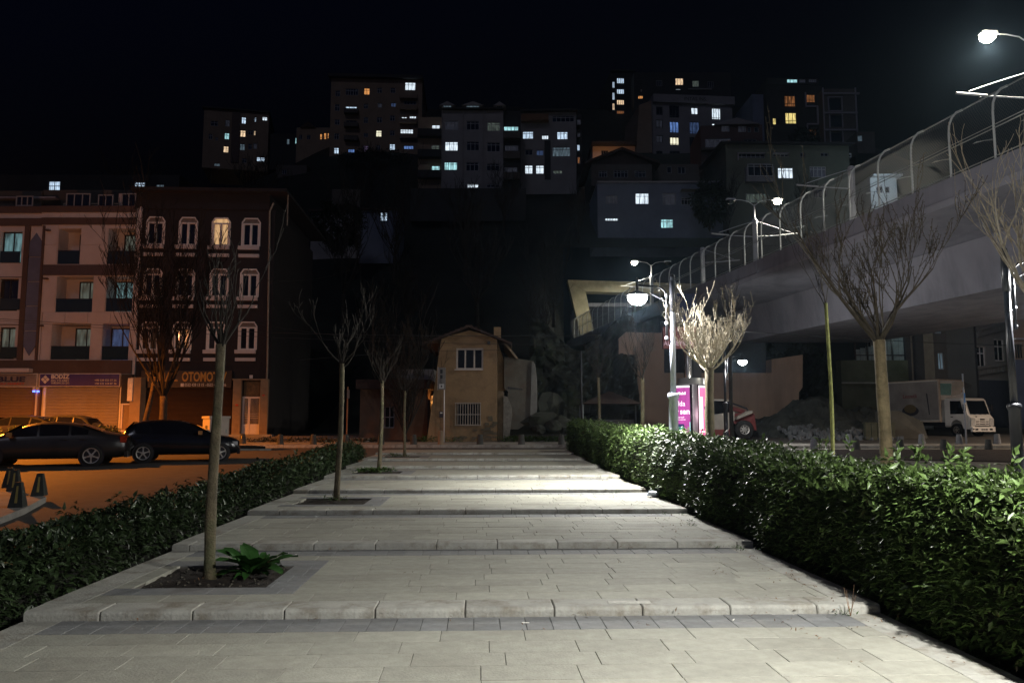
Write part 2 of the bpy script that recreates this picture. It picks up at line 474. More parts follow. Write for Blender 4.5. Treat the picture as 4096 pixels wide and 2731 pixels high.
def hedge(label, u0, u1, va, vb, top, foot, dens, m, group, leafsize, ph, n_single=0, near=None, sprig=220):
    root = empty("hedge", PL((u0+u1)/2, va, zt(0,va)), TH, label, "hedge", group)
    # twig core
    g = MB(); step = .5; rows = []
    vv = np.arange(va+.1, vb-.05, step)
    for v in vv:
        zt_, zf = top(v)-.16, foot(v)
        rows.append([(u0+.14,v,zf),(u0+.12,v,zt_-.12),(u0+.2,v,zt_),(u1-.2,v,zt_),(u1-.12,v,zt_-.12),(u1-.14,v,zf)])
    vs = [p for r in rows for p in r]; fs = []
    for i in range(len(rows)-1):
        for j in range(5): fs.append((i*6+j, i*6+j+1, (i+1)*6+j+1, (i+1)*6+j))
    fs += [tuple(range(6)), tuple(range((len(rows)-1)*6+5, (len(rows)-1)*6-1, -1))]
    inv = root
    off = Vector(((u0+u1)/2, va, zt(0,va)))
    g.v = []; g.add([(p[0]-off.x, p[1]-off.y, p[2]-off.z) for p in vs], fs)
    g.build("twigs", core, root)
    h = lambda v: top(v)-foot(v)
    wd = u1-u0
    Ps, Ns, Ls = [], [], []
    v = va
    while v < vb:
        dv = .25; n = int(dens(v)*dv); hh = h(v); per = hh*1.0+wd+hh*.5
        t = rng.uniform(0, per, n); vj = rng.uniform(v, v+dv, n)
        depth = np.abs(rng.normal(0, .07, n))
        tp = np.array([top(a) for a in vj]); ft = np.array([foot(a) for a in vj])
        side = t < hh; roof = (t >= hh) & (t < hh+wd)
        uu = np.where(side, u0, np.where(roof, u0+(t-hh), u1))
        zz = np.where(side, ft+t*(tp-ft)/hh, np.where(roof, tp, tp-(t-hh-wd)))
        nu = np.where(side, -1., np.where(roof, 0., 1.)); nz = np.where(side, .25, np.where(roof, 1., .25))
        # rounded shoulders
        dz = tp-zz; edge = np.exp(-(np.minimum(uu-u0, u1-uu)/.16)**2)
        zz = zz - np.where(roof, edge*.10, 0)
        uu = uu + np.where(~roof, -nu*np.exp(-(dz/.16)**2)*.09, 0)
        # tuck in at the foot
        fz = np.exp(-((zz-ft)/.18)**2); uu = uu - np.where(~roof, nu*fz*.10, 0)
        b = lump(vj, uu+zz*2, ph)*.035
        P = np.stack([uu+nu*(b-depth), vj, zz+np.where(roof, b*1.1-depth, 0)], 1)
        N = np.stack([nu, rng.normal(0,.25,n), nz+.1], 1)
        Ps.append(P); Ns.append(N); Ls.append(np.full(n, leafsize(v)))
        v += dv
    # upright sprigs breaking the top line
    for _ in range(sprig):
        v = rng.uniform(va, vb); u = rng.uniform(u0+.05, u1-.05); hgt = rng.uniform(.04,.16); n = 9
        zz = np.linspace(0, hgt, n)+top(v)-.02; a = rng.uniform(0, 2*PI, n)
        P = np.stack([u+rng.normal(0,.02,n), v+rng.normal(0,.02,n), zz], 1)
        Ps.append(P); Ns.append(np.stack([np.cos(a), np.sin(a), np.full(n,.7)],1)); Ls.append(np.full(n, leafsize(v)*1.15))
    P = np.concatenate(Ps)-np.array([off.x,off.y,off.z]); N = np.concatenate(Ns); Lf = np.concatenate(Ls)*rng.uniform(.5,1.35,len(P))
    o = link("foliage", leaf_cloud(P, N, Lf, Lf*.40, "foliage", m), root); tag(o, kind="stuff")
    if n_single:
        Q = near(n_single); lm = []
        for i in range(10):
            lm.append(leaf_cloud(np.zeros((1,3)), np.array([[0,0,1.]]), np.array([.075]), np.array([.031]), "leaf", m))
        for (u, v, z_, rx, ry, rz) in Q:
            l = link("leaf", random.choice(lm), root, (u-off.x, v-off.y, z_-off.z), (rx, ry, rz))
    return root
def ter(v): return RISE*min(8, max(0, (v-V1)/DV+.5))
def near_leaves(n):
    out = []
    for i in range(n):
        if i % 12 == 0:
            v = random.uniform(4.3, 8.0); s = random.random() < .55
            c = (3.27 if s else random.uniform(3.35,3.9), v, random.uniform(.35,1.0) if s else 1.06+.02*v)
            tx = random.uniform(-.5,.5)
        k = (i % 12)/11
        p = (c[0] - (k*.10 if c[0] < 3.3 else 0), c[1]-k*.12*tx, c[2]+k*.12)
        out.append((p[0], p[1], p[2], random.uniform(.3,1.4), random.uniform(-.6,.6), i*2.4))
    return out
hedge_r = hedge("tall glossy clipped hedge along the right edge of the stepped paving", 3.24, 4.20, 1.2, 29.5,
      lambda v: ter(v)+1.03+.02*math.sin(v*1.3)+(.03*math.sin(v*.47)), lambda v: min(ter(v)-.05, zt(0,v)+.1) if v > 20 else ter(v)-.18,
      lambda v: 7000 if v < 8 else (4300 if v < 14 else 2600), leafm, "clipped hedges beside the steps",
      lambda v: .074 if v < 10 else .078, 0.3, 288, near_leaves, 420)
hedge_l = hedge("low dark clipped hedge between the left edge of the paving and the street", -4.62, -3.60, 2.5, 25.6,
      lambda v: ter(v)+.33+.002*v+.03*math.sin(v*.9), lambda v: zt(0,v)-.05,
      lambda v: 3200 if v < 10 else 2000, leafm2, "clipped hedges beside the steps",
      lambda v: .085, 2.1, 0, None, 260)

# broad-leaved weed beside the nearest tree
def big_plant():
    c = PL(PU0+.86, 7.95, RISE-.02)
    root = empty("leafy_plant", c, 0, "broad-leaved green plant growing beside the nearest tree trunk", "plant")
    m = mat("broad_leaf", (.035,.105,.022), .45, .25, 10, .2, island=.2)
    for i in range(28):
        L = random.uniform(.22,.50); w = L*random.uniform(.34,.44); a = i*2.4+random.uniform(-.3,.3); e = random.uniform(.25,1.30)
        n = 7; vs = []; fs = []
        for j in range(n):
            t = j/(n-1); ww = w*math.sin(PI*min(1,t*.93+.06))**.7*.5
            x = L*t*math.cos(e*(1-.75*t)); z = L*(t*math.sin(e) - .32*t*t) + .02
            wav = .012*math.sin(j*2.1+i)
            vs += [(x, -ww, z+ww*.35+wav), (x, 0, z), (x, ww, z+ww*.35-wav)]
        for j in range(n-1):
            fs += [(j*3,j*3+3,j*3+4,j*3+1),(j*3+1,j*3+4,j*3+5,j*3+2)]
        MB().add(vs, fs).build("leaf", m, root, True, (random.uniform(-.04,.04), random.uniform(-.04,.04), 0), (0,0,a))
big_plant()

pb = MB(); c_ = PL(0, 0, 0)
for i in range(90):
    q_ = PL(random.uniform(PU0+.05, PU1-.05), random.uniform(7.33, 8.38), RISE-.012); s_ = random.uniform(.006,.02)
    pb.add([(q_.x+a*s_, q_.y+b*s_, q_.z+c*s_*.7) for a,b,c in ((1,0,0),(-1,.2,0),(0,1,0),(.1,-1,0),(0,0,1),(0,0,-1))], [(0,2,4),(2,1,4),(1,3,4),(3,0,4),(2,0,5),(1,2,5),(3,1,5),(0,3,5)])
tag(pb.build("gravel", mat("pit_gravel", (.10,.09,.07), .9, .3, 20)), kind="stuff")
def tuft(name, label, cat, pts, n, L, m, spread, kind=None, group=None, up=.9):
    P = []; N = []
    for (x, y, z) in pts:
        a = rng.uniform(0, 2*PI, n); rr = np.abs(rng.normal(0, spread, n))
        P.append(np.stack([x+rr*np.cos(a), y+rr*np.sin(a), z+rng.uniform(0, spread*.6, n)],1))
        N.append(np.stack([np.cos(a), np.sin(a), np.full(n, up)],1))
    P = np.concatenate(P); N = np.concatenate(N)
    Lf = rng.uniform(.6,1.3,len(P))*L
    o = link(name, leaf_cloud(P, N, Lf, Lf*.3, name, m)); tag(o, label, cat, group, kind); return o
green2 = mat("weed_leaf", (.05,.10,.02), .6, .3, 8, 0, island=.4)
dry = mat("dry_leaf", (.16,.09,.045), .8, .3, 8, 0, island=.5)
def pv(u, v, k=None):
    kk = k if k is not None else (0 if v < V1 else min(8, int((v-V1)/DV)+1)); return tuple(PL(u, v, RISE*kk+.003))
tuft("weed_clump", "low green weeds round the foot of the third young tree", "weeds", [pv(PU0+.2+.12*i, pits[5]+.3+.1*(i%3)) for i in range(6)], 60, .10, green2, .12)
tuft("weed_clump", "sparse weeds round the foot of the second young tree", "weeds", [pv(PU0+.45+.14*i, pits[3]+.5) for i in range(3)], 40, .05, green2, .12)
tuft("weed_clump", "thin weeds at the foot of the farthest young tree", "weeds", [pv(PU0+.3+.14*i, pits[7]+.5) for i in range(3)], 40, .09, green2, .12)
tuft("weeds", None, None, [pv(2.95,9.15),(pv(3.0,9.3)),pv(2.75,9.25),pv(2.9,6.35),pv(3.05,12.0),pv(2.8,12.2),pv(2.95,11.2),pv(2.6,15.15),pv(3.0,18.1),pv(2.85,10.8)], 26, .032, green2, .05, "stuff")
lit = [pv(rng.uniform(2.3,3.2), v) for v in rng.uniform(5, 22, 90)] + [pv(rng.uniform(-3,3.1), V1+DV*k-.03, k) for k in range(7) for _ in range(9)] + [pv(rng.uniform(-3,3), rng.uniform(4.6,16)) for _ in range(24)]
tuft("litter_leaves", None, None, lit, 4, .030, dry, .06, "stuff", up=.05)
# dry stalk on the corner of the first step
st = MB(); c0 = PL(2.93, 6.34, 0)
for k in range(4):
    a = k*1.7; st.tube([(0,0,0),(.02*math.cos(a),.02*math.sin(a),.08),(.05*math.cos(a),.05*math.sin(a),.16+.03*k)], [.003,.0025,.001], 4)
dst = st.build("dry_stalk", dry, None, loc=c0); tag(dst, "small brown dry stalk rooted at the right end of the lowest step", "weed")
# cigarette ends
cg = MB().tube([(0,0,0),(.055,0,0)], .004, 6).mesh("cigarette_end", mat("paper_white", (.8,.78,.72), .8))
for i, (px, py) in enumerate(((1967,2471),(2770,2498),(1930,1990))):
    p = pv(*( ( .0+ (px-1950)/FOC*6.4+.3, 6.2) if i < 2 else (.1, 15.0)))
    o = link("cigarette_end", cg, None, (p[0], p[1], p[2]+.005), (0,0,i*1.1))
    tag(o, ["white cigarette end on the dark setts below the lowest step", "white cigarette end near the right end of the dark setts", "white cigarette end on the fourth terrace"][i], "cigarette end", "cigarette ends on the paving")
tag(MB().box(-.17,-.05,0,.17,.05,.0025).build('repair_patch', mat('pale_mortar', (.50,.49,.44), .8, .25, 20), None, loc=PL(1.22, 6.56, RISE+.0012)), 'pale worn patch on the top of a kerb stone of the lowest step', 'patch')
# crumpled bag under the hedge
bagp = PL(3.12, 14.3, RISE*3); bv = []; 
for j in range(7):
    for i in range(9):
        a = i*2*PI/9; b_ = j*PI/6; q = random.uniform(.7,1.15)
        bv.append((.16*q*math.sin(b_)*math.cos(a), .12*q*math.sin(b_)*math.sin(a), .06+.06*q*math.cos(b_)))
bf = [(j*9+i, j*9+(i+1)%9, (j+1)*9+(i+1)%9, (j+1)*9+i) for j in range(6) for i in range(9)]
tag(MB().add(bv,bf).build("plastic_bag", mat("bag_plastic", (.6,.65,.75), .25), None, loc=bagp), "crumpled pale plastic bag caught under the hedge by the steps", "bag")
# ------------------------------------------------------------------ buildings: walls with real openings, windows with frames and panes
pane_dark = mat("dark_glass", (.012, .014, .018), .12, .05, 3, 0, spec=.6)
pane_tint = mat("tinted_glass", (.02, .035, .035), .10, .05, 3, 0, spec=.7)
PANES = {
 'dark': pane_dark, 'tint': pane_tint,
 'cool': emit("lit_window_cool", (.62,.80,1.0), .85, .45),
 'white': emit("lit_window_white", (.78,.90,1.0), 1.0, .4),
 'cyan': emit("lit_window_cyan", (.45,.85,.90), .8, .5),
 'blue': emit("lit_window_blue", (.22,.42,1.0), .40, .6),
 'dblue': emit("lit_window_dim_blue", (.20,.34,.75), .12, .6),
 'dim': emit("lit_window_dim", (.35,.50,.60), .16, .7),
 'vdim': emit("lit_window_faint", (.30,.32,.42), .035, .7),
 'warm': emit("lit_window_warm", (1.0,.72,.45), .85, .45),
 'orange': emit("lit_window_orange", (1.0,.42,.12), .65, .5),
 'dorange': emit("lit_window_dim_orange", (1.0,.40,.14), .16, .7),
 'yellow': emit("lit_window_yellow", (1.0,.80,.28), .75, .5),
 'wyellow': emit("lit_window_pale_yellow", (1.0,.95,.70), 1.0, .3),
 'purple': emit("lit_window_purple", (.45,.32,.60), .12, .5),
 'curtain': emit("lit_curtain", (.50,.62,.52), .085, .75),
 'bcurtain': emit("lit_blue_curtain", (.30,.58,.62), .22, .7),
}
fr_white = mat("white_window_frame", (.55,.55,.55), .5, .05, 4, 0)
fr_dark = mat("dark_window_frame", (.03,.03,.035), .4, .05, 4, 0)
fr_grey = mat("grey_window_frame", (.30,.30,.32), .5, .05, 4, 0)
WMESH = {}
def win_mesh(w, h, cols, hs, t, m):
    key = (round(w,2), round(h,2), cols, tuple(hs), round(t,3), m.name)
    if key in WMESH: return WMESH[key]
    mb = MB(); d = .06
    mb.box(-w/2, 0, -h/2, -w/2+t, d, h/2).box(w/2-t, 0, -h/2, w/2, d, h/2)
    mb.box(-w/2+t, 0, h/2-t, w/2-t, d, h/2).box(-w/2+t, 0, -h/2, w/2-t, d, -h/2+t)
    for i in range(1, cols):
        x = -w/2+w*i/cols; mb.box(x-t*.45, .005, -h/2+t, x+t*.45, d-.005, h/2-t)
    for q in hs:
        z = -h/2+h*q; mb.box(-w/2+t, .010, z-t*.45, w/2-t, d-.01, z+t*.45)
    WMESH[key] = mb.mesh("window", m); return WMESH[key]
PM = {}
class Bld:
    def __init__(s, name, label, pxl, py, Y, rot, cat, zoom, group=None, zbase=None):
        s.a = R(rot); P = at(pxl, py, Y); s.X, s.Y = P.x, Y
        s.z0 = hill(P.x, Y) if zbase is None else zbase
        s.root = empty(name, (s.X, s.Y, s.z0), s.a, label, cat, group)
        s.zoom = zoom; s.op = []
    def loc(s, x, y, off=0.0):
        px, py = s.zoom(x, y); r = ray(px, py)
        n = Vector((math.sin(s.a), -math.cos(s.a), 0)); o = Vector((s.X, s.Y, 0)) + n*off
        t = (n.dot(o) - n.dot(Vector((0,0,0)))) / n.dot(r)
        P = r*t; P.z += CAMH
        ex = Vector((math.cos(s.a), math.sin(s.a), 0))
        return ex.dot(P - Vector((s.X, s.Y, 0))), P.z - s.z0
    def rect(s, x0, y0, x1, y1, off=0.0):
        a = s.loc(x0, (y0+y1)/2, off)[0]; b = s.loc(x1, (y0+y1)/2, off)[0]
        t = s.loc((x0+x1)/2, y0, off)[1]; d = s.loc((x0+x1)/2, y1, off)[1]
        return a, d, b, t
    def win(s, x0, y0, x1, y1, st='dark', cols=2, hs=(), t=.07, fm=None, rec=.10, cut=True, name="window", wh=None):
        a, d, b, tp = s.rect(x0, y0, x1, y1)
        if wh: cx, cz = (a+b)/2, (d+tp)/2; a, b, d, tp = cx-wh[0]/2, cx+wh[0]/2, cz-wh[1]/2, cz+wh[1]/2
        w, h = b-a, tp-d
        if cut: s.op.append((a, d, b, tp))
        y = rec if cut else -.05
        f = link(name, win_mesh(w, h, cols, hs, t, fm or fr_grey), s.root, ((a+b)/2, y, (d+tp)/2))
        k = (round(w,2), round(h,2), st)
        if k not in PM: PM[k] = MB().quad((-w/2,0,-h/2),(w/2,0,-h/2),(w/2,0,h/2),(-w/2,0,h/2)).mesh("pane", PANES[st])
        link("pane", PM[k], f, (0, .035 if cut else .03, 0))
        return f
    def wall(s, x0, y0, x1, y1, m, zbot=None, depth=10, name="wall", off=0.0, reveal=.22, roofm=None, pad=0.0, ops=None):
        a, d, b, tp = s.rect(x0, y0, x1, y1, off)
        if zbot is not None: d = zbot
        ops = [o for o in (s.op if ops is None else ops) if o[0] > a+.01 and o[2] < b-.01 and o[1] > d+.01 and o[3] < tp-.01]
        xs_ = sorted({a, b, *[o[0] for o in ops], *[o[2] for o in ops]}); zs = sorted({d, tp, *[o[1] for o in ops], *[o[3] for o in ops]})
        mb = MB(); y = -off
        for i in range(len(xs_)-1):
            for j in range(len(zs)-1):
                cx, cz = (xs_[i]+xs_[i+1])/2, (zs[j]+zs[j+1])/2
                if any(o[0] < cx < o[2] and o[1] < cz < o[3] for o in ops): continue
                mb.quad((xs_[i],y,zs[j]),(xs_[i+1],y,zs[j]),(xs_[i+1],y,zs[j+1]),(xs_[i],y,zs[j+1]))
        for o in ops:
            p, q, r_, t_ = o; D = y+reveal
            mb.quad((p,y,q),(p,D,q),(p,D,t_),(p,y,t_)); mb.quad((r_,y,q),(r_,y,t_),(r_,D,t_),(r_,D,q))
            mb.quad((p,y,q),(r_,y,q),(r_,D,q),(p,D,q)); mb.quad((p,y,t_),(p,D,t_),(r_,D,t_),(r_,y,t_))
        mb.quad((a,y,d),(a,y,tp),(a,depth,tp),(a,depth,d)); mb.quad((b,y,d),(b,depth,d),(b,depth,tp),(b,y,tp))
        mb.quad((a,depth,d),(a,depth,tp),(b,depth,tp),(b,depth,d))
        mb.quad((a,y,tp),(b,y,tp),(b,depth,tp),(a,depth,tp))
        o = mb.build(name, m, s.root); s.last = (a, d, b, tp); return o
    def slab(s, x0, y0, x1, y1, m, out=.05, back=.0, name="panel", zb=None, lab=None):
        a, d, b, tp = s.rect(x0, y0, x1, y1)
        if zb is not None: d = zb
        o = MB().box(a, -out, d, b, back, tp).build(name, m, s.root)
        if lab: o['label'] = lab
        return o
    def frame(s, x0, y0, x1, y1, t, m, out=.06, name="surround", sides="lrtb"):
        a, d, b, tp = s.rect(x0, y0, x1, y1); mb = MB()
        if 'l' in sides: mb.box(a, -out, d, a+t, 0.0, tp)
        if 'r' in sides: mb.box(b-t, -out, d, b, 0.0, tp)
        if 't' in sides: mb.box(a+t, -out, tp-t, b-t, 0.0, tp)
        if 'b' in sides: mb.box(a+t, -out, d, b-t, 0.0, d+t)
        return mb.build(name, m, s.root)

plaster_dark = mat("dark_plaster", (.10,.085,.075), .9, .15, 1.2, .2)
plaster_grey = mat("grey_plaster", (.26,.245,.25), .9, .12, .6, .1)
plaster_tan = mat("tan_plaster", (.26,.185,.13), .9, .15, .5, .1)
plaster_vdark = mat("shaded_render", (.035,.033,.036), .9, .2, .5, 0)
plaster_blue = mat("blue_grey_plaster", (.15,.17,.24), .9, .15, .5, .1)
plaster_olive = mat("olive_plaster", (.14,.15,.115), .9, .2, .4, .1)
plaster_red = mat("brown_red_plaster", (.115,.07,.065), .9, .15, .6, .1)
rooftile = mat("old_roof_tile", (.05,.03,.025), .9, .3, 3, .4)
cream = mat("pale_stone_cladding", (.62,.56,.56), .7, .06, 1.5, .08)
choc = mat("brown_cladding", (.10,.062,.05), .7, .12, 1.5, .1)
choc2 = mat("purple_brown_render", (.021,.017,.020), .85, .15, 1.0, .2)
HG = "apartment buildings on the hill"
ZC, ZD, ZE, ZA, ZB = ZX(700,250,2.24), ZX(1600,250,2.24), ZX(2400,250,2.091), ZX(0,700,1.96), ZX(0,1400,1.96)
WB = .07

# --- hill, left block
b = Bld("apartment_building", "small far block at the left end of the ridge with a sloping roofline", *ZC(540,600), 170, 12, "building", ZC, HG)
for w in (((595,490,637,550),'cool'),((712,490,728,535),'cool'),((780,488,828,522),'white'),((583,607,633,668),'warm'),((705,612,724,655),'warm'),((442,632,486,690),'cyan'),
          ((432,750,480,808),'warm'),((580,730,627,788),'dim'),((730,848,803,888),'cool'),((350,903,403,930),'dim'),((450,515,490,575),'vdim'),((318,525,385,570),'dark'),((700,725,735,775),'vdim'),((360,670,385,700),'dark'),((655,610,700,650),'dark'),((655,730,690,780),'dark'),((600,860,640,900),'dark'),((300,640,335,690),'dark')):
    b.win(*w[0], w[1], 2, (.68,), .10)
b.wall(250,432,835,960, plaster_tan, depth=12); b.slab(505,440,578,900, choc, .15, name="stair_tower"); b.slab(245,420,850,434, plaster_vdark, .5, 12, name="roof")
b = Bld("low_building", "small unlit house with one cool window between the two tall ridge blocks", *ZC(1010,700), 165, 0, "building", ZC, HG)
b.win(1000,685,1025,735,'dim',1,()); b.win(1075,675,1090,728,'cyan',1,()); b.wall(850,640,1095,960, plaster_vdark, depth=8)
b = Bld("gabled_house", "small gabled house with three orange windows beside the tall block", *ZC(1230,640), 160, 0, "building", ZC, HG)
for w in ((1298,640,1318,690),(1333,632,1355,688),(1365,632,1378,682)): b.win(*w,'orange',1,(.3,))
for w in ((1110,650,1140,690),(1180,650,1215,690)): b.win(*w,'dark',2,())
b.wall(1085,585,1388,900, plaster_tan, depth=8)
a_, d_, b_, t_ = b.rect(1125,535,1260,585); MB().prism([(a_,d_),(b_,d_),((a_+b_)/2,t_)], -.4, 6, 'y').build("roof", rooftile, b.root)
# --- tall block A
b = Bld("apartment_building", "tallest tan apartment block on the ridge with an orange window near its top", *ZC(1800,500), 150, 3, "building", ZC, HG)
for w, st, c in (((1692,230,1745,290),'orange',2),((2060,178,2155,250),'white',3),((1935,362,1980,398),'dblue',2),((1815,365,1855,405),'vdim',2),
    ((2028,487,2080,515),'white',2),((2100,480,2162,512),'white',3),((2018,598,2135,648),'white',5),((1800,608,1852,666),'wyellow',2),((1422,763,1468,818),'cool',2),
    ((1550,776,1610,808),'blue',3),((1680,745,1733,800),'purple',2),((1922,730,1973,786),'cool',2),((2048,745,2137,778),'blue',4),((1543,885,1633,920),'cool',4),((1672,875,1716,903),'orange',3),
    ((1437,252,1480,305),'dark',2),((1528,235,1642,295),'dark',5),((1812,228,1855,275),'dark',2),((1930,228,1975,275),'dark',2),((1430,375,1475,435),'dark',2),((1690,370,1730,415),'dark',2),
    ((1430,510,1475,560),'dark',2),((1690,490,1730,545),'dark',2),((1808,490,1855,540),'dark',2),((1925,475,1970,525),'dark',2),((1425,635,1470,690),'dark',2),((1690,632,1730,670),'dark',2),
    ((1925,610,1968,655),'dark',2),((1800,740,1840,790),'dark',2),((2050,345,2160,378),'dark',4),((1790,850,1835,885),'dark',2)):
    b.win(*w, st, c, (.68,) if w[3]-w[1] > 40 else (), .09)
for w, st in (((1528,395,1630,425),'cool'),((1530,520,1630,550),'dark'),((1530,650,1630,690),'dark')):
    b.win(*w, st, 3, ())
b.wall(1390,150,2212,960, plaster_tan, depth=16); b.slab(1380,122,2222,150, plaster_vdark, .9, 16, name="roof")
for yy in (430,552,672): b.slab(1520,yy,1645,yy+38, plaster_dark, 1.1, name="balcony")
for yy in (300,400,520,655): b.slab(2015,yy-4,2170,yy+34, plaster_tan, .9, name="balcony")
# --- block B
b = Bld("apartment_building", "wide grey apartment block in the middle of the ridge with dormers on its roof", *ZD(650,750), 112, 0, "building", ZD, HG)
for w, st in (((403,525,522,605),'vdim'),((402,710,520,792),'white'),((395,892,514,965),'cyan'),((595,525,710,605),'dark'),((595,708,710,790),'dark'),((590,895,705,972),'dark'),
     ((600,1087,705,1123),'white'),((780,535,899,615),'curtain'),((778,717,897,800),'dark'),((775,905,893,972),'dark'),((775,1085,890,1120),'dark')):
    b.win(*w, st, 3, (.75,), .08)
b.wall(372,428,925,1180, plaster_grey, depth=12)
for (x0,x1) in ((372,378),(560,566),(742,750),(919,925)): b.slab(x0,428,x1,1180, plaster_grey, .25, name="pilaster")
b.slab(366,416,932,430, plaster_vdark, .6, 12, name="roof")
for w, st, c in (((372,385,480,428),'dim',3),((572,385,738,430),'dim',4),((855,388,930,430),'dark',3)):
    a_, d_, b_, t_ = b.rect(*w); q = MB().box(a_,-.5,d_,b_,4,t_-.3).prism([(a_-.3,t_-.3),(b_+.3,t_-.3),((a_+b_)/2,t_+.3)], -.8, 4, 'y').build("dormer", plaster_grey, b.root)
    f = link("window", win_mesh((b_-a_)*.72, (t_-d_)*.55, c, (), .07, fr_grey), b.root, ((a_+b_)/2, -.58, d_+(t_-d_)*.38))
    b.op = [o for o in b.op]
    link("pane", MB().quad(((a_-b_)*.35,0,(d_-t_)*.26),((b_-a_)*.35,0,(d_-t_)*.26),((b_-a_)*.35,0,(t_-d_)*.26),((a_-b_)*.35,0,(t_-d_)*.26)).mesh("pane", PANES[st]), f, (0,.03,0))
b.op = []
for w, st in (((285,560,358,598),'white'),((282,740,353,785),'curtain'),((282,925,357,970),'cyan')): b.win(*w, st, 2, (.5,), .07)
b.wall(162,490,370,1160, plaster_tan, depth=10, name="side_wing", off=-.8)
for yy in (598,783,968): b.slab(160,yy,372,yy+66, plaster_vdark, .3, .8, name="balcony")
b.op = []
b.win(930,572,1062,612,'cyan',4,()); b.win(940,745,1060,790,'vdim',3,()); b.win(935,940,1050,985,'vdim',3,())
b.wall(926,440,1078,1180, plaster_vdark, depth=10, name="side_wing", off=-.6)
for yy in (618,800,985): b.slab(928,yy,1076,yy+60, plaster_dark, .2, .6, name="balcony")
# --- block C
b = Bld("apartment_building", "grey apartment block with a brown awning and paired lit windows on the ridge", *ZD(1330,750), 118, -2, "building", ZD, HG)
for w, st, c in (((1098,617,1195,685),'cool',3),((1270,652,1332,690),'white',3),((1406,620,1504,690),'cool',3),((1365,757,1527,843),'dim',5),((1222,785,1287,835),'dblue',2),((1118,920,1190,998),'white',2),
     ((1216,920,1291,998),'white',2),((1370,965,1455,998),'curtain',3),((1362,478,1562,533),'dark',5),((1120,780,1190,830),'dark',2)):
    b.win(*w, st, c, (.72,) if w[3]-w[1] > 50 else (), .08)
b.wall(1082,448,1580,1180, plaster_grey, depth=12); b.slab(1078,432,1590,448, plaster_vdark, .7, 12, name="roof"); b.slab(1086,488,1330,540, mat("awning_cloth", (.16,.08,.04), .8), 1.2, name="awning")
b.slab(1295,700,1350,1050, plaster_vdark, .12, name="drain_shaft")
b.op = []
for w, st in (((1588,512,1618,555),'vdim'),((1590,630,1615,665),'vdim'),((1586,735,1612,790),'cool'),((1590,845,1615,905),'dorange')): b.win(*w, st, 1, ())
b.wall(1583,460,1630,1100, plaster_vdark, depth=10, name="side_wing", off=-2)
# --- tower D
b = Bld("tower_block", "slim dark tower with one column of lit windows", *ZE(170,400), 200, 4, "building", ZE, HG)
for y0, y1, st in ((130,177,'cool'),(222,265,'cool'),(312,355,'warm'),(402,440,'dorange'),(492,535,'cool'),(583,627,'cool')): b.win(140,y0,203,y1,st,4,(),.12)
for y0, y1, st in ((160,215,'cool'),(250,315,'cool'),(340,400,'warm'),(525,560,'vdim')): b.win(103,y0,124,y1,st,2,(),.12)
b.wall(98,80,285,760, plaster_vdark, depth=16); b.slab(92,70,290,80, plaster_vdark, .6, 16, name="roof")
b = Bld("tower_block", "dark block behind the lettered building, two warm windows near its roof", *ZE(700,200), 195, 0, "building", ZE, HG)
for w, st in (((630,132,697,190),'warm'),((632,222,675,230),'white'),((772,152,828,205),'curtain'),((318,278,360,305),'orange'),((340,225,352,245),'dorange'),((470,150,520,200),'dark'),((900,160,950,210),'dark')): b.win(*w, st, 3, (), .1)
b.wall(287,85,1100,620, plaster_vdark, depth=14); b.slab(735,222,935,230, plaster_grey, .3, name="ledge")
# --- block E with lettering
b = Bld("apartment_building", "pale corner apartment block with lettering along its cornice and a yellow window", *ZE(780,500), 150, 5, "building", ZE, HG)
for w, st, c in (((580,362,662,462),'dark',3),((762,378,820,435),'white',2),((935,383,1010,478),'white',4),((583,495,660,588),'blue',3),((748,497,833,598),'dblue',3),((935,510,985,528),'white',2),
    ((585,625,662,692),'wyellow',3),((750,625,833,720),'dark',3),((583,740,668,840),'dark',3),((470,370,525,440),'dark',2),((468,480,525,550),'vdim',2),((470,610,525,670),'vdim',2),((470,740,525,800),'dark',2)):
    b.win(*w, st, c, (.15,) if w[3]-w[1] > 60 else (), .11, fm=fr_dark)
b.wall(445,350,1112,880, plaster_grey, depth=14); b.slab(440,285,1118,350, plaster_grey, .6, 14, name="cornice")
a_, d_, b_, t_ = b.rect(690,303,892,333); text("lettering", "INTAS INS.", (t_-d_)*1.25, mat("dark_letters", (.02,.02,.02), .7), b.root, ((a_+b_)/2, -.63, (d_+t_)/2), sx=1.05)
a_, d_, b_, t_ = b.rect(300,300,445,860); MB().prism([(a_,d_),(b_,d_),(b_,t_),(a_+1,t_-1)], 1.0, 13, 'y').build("side_wing", plaster_tan, b.root)
# --- orange-lit low building and gabled house I
b = Bld("low_building", "low building under the ridge lit orange by a street lamp", *ZE(150,740), 130, 0, "building", ZE, HG)
b.win(100,740,137,763,'white',2,()); b.win(10,735,70,790,'dark',3,()); b.win(160,745,215,790,'dark',3,()); b.wall(-60,700,295,900, cream, depth=8); b.slab(-75,680,300,702, plaster_vdark, 1.2, 8, name="roof")
lowO = b
b = Bld("gabled_house", "dark gabled house standing below the low orange-lit building", *ZE(200,860), 104, 0, "building", ZE, HG)
for w, c in (((115,900,235,962),4),((108,785,155,825),2),((-10,905,60,960),3),((290,905,385,960),3)): b.win(*w,'dark',c,(.7,),.07)
b.wall(-70,850,436,1030, plaster_dark, depth=10)
a_, d_, b_, t_ = b.rect(-85,745,445,850); MB().prism([(a_,d_),(b_,d_),((a_+b_)/2,t_)], -.02, 10, 'y').prism([(a_-.8,d_-.2),((a_+b_)/2,t_+.05),(b_+.8,d_-.2),(b_+.8,d_+.1),((a_+b_)/2,t_+.4),(a_-.8,d_+.1)], -.7, 10.5, 'y').build("roof", rooftile, b.root)
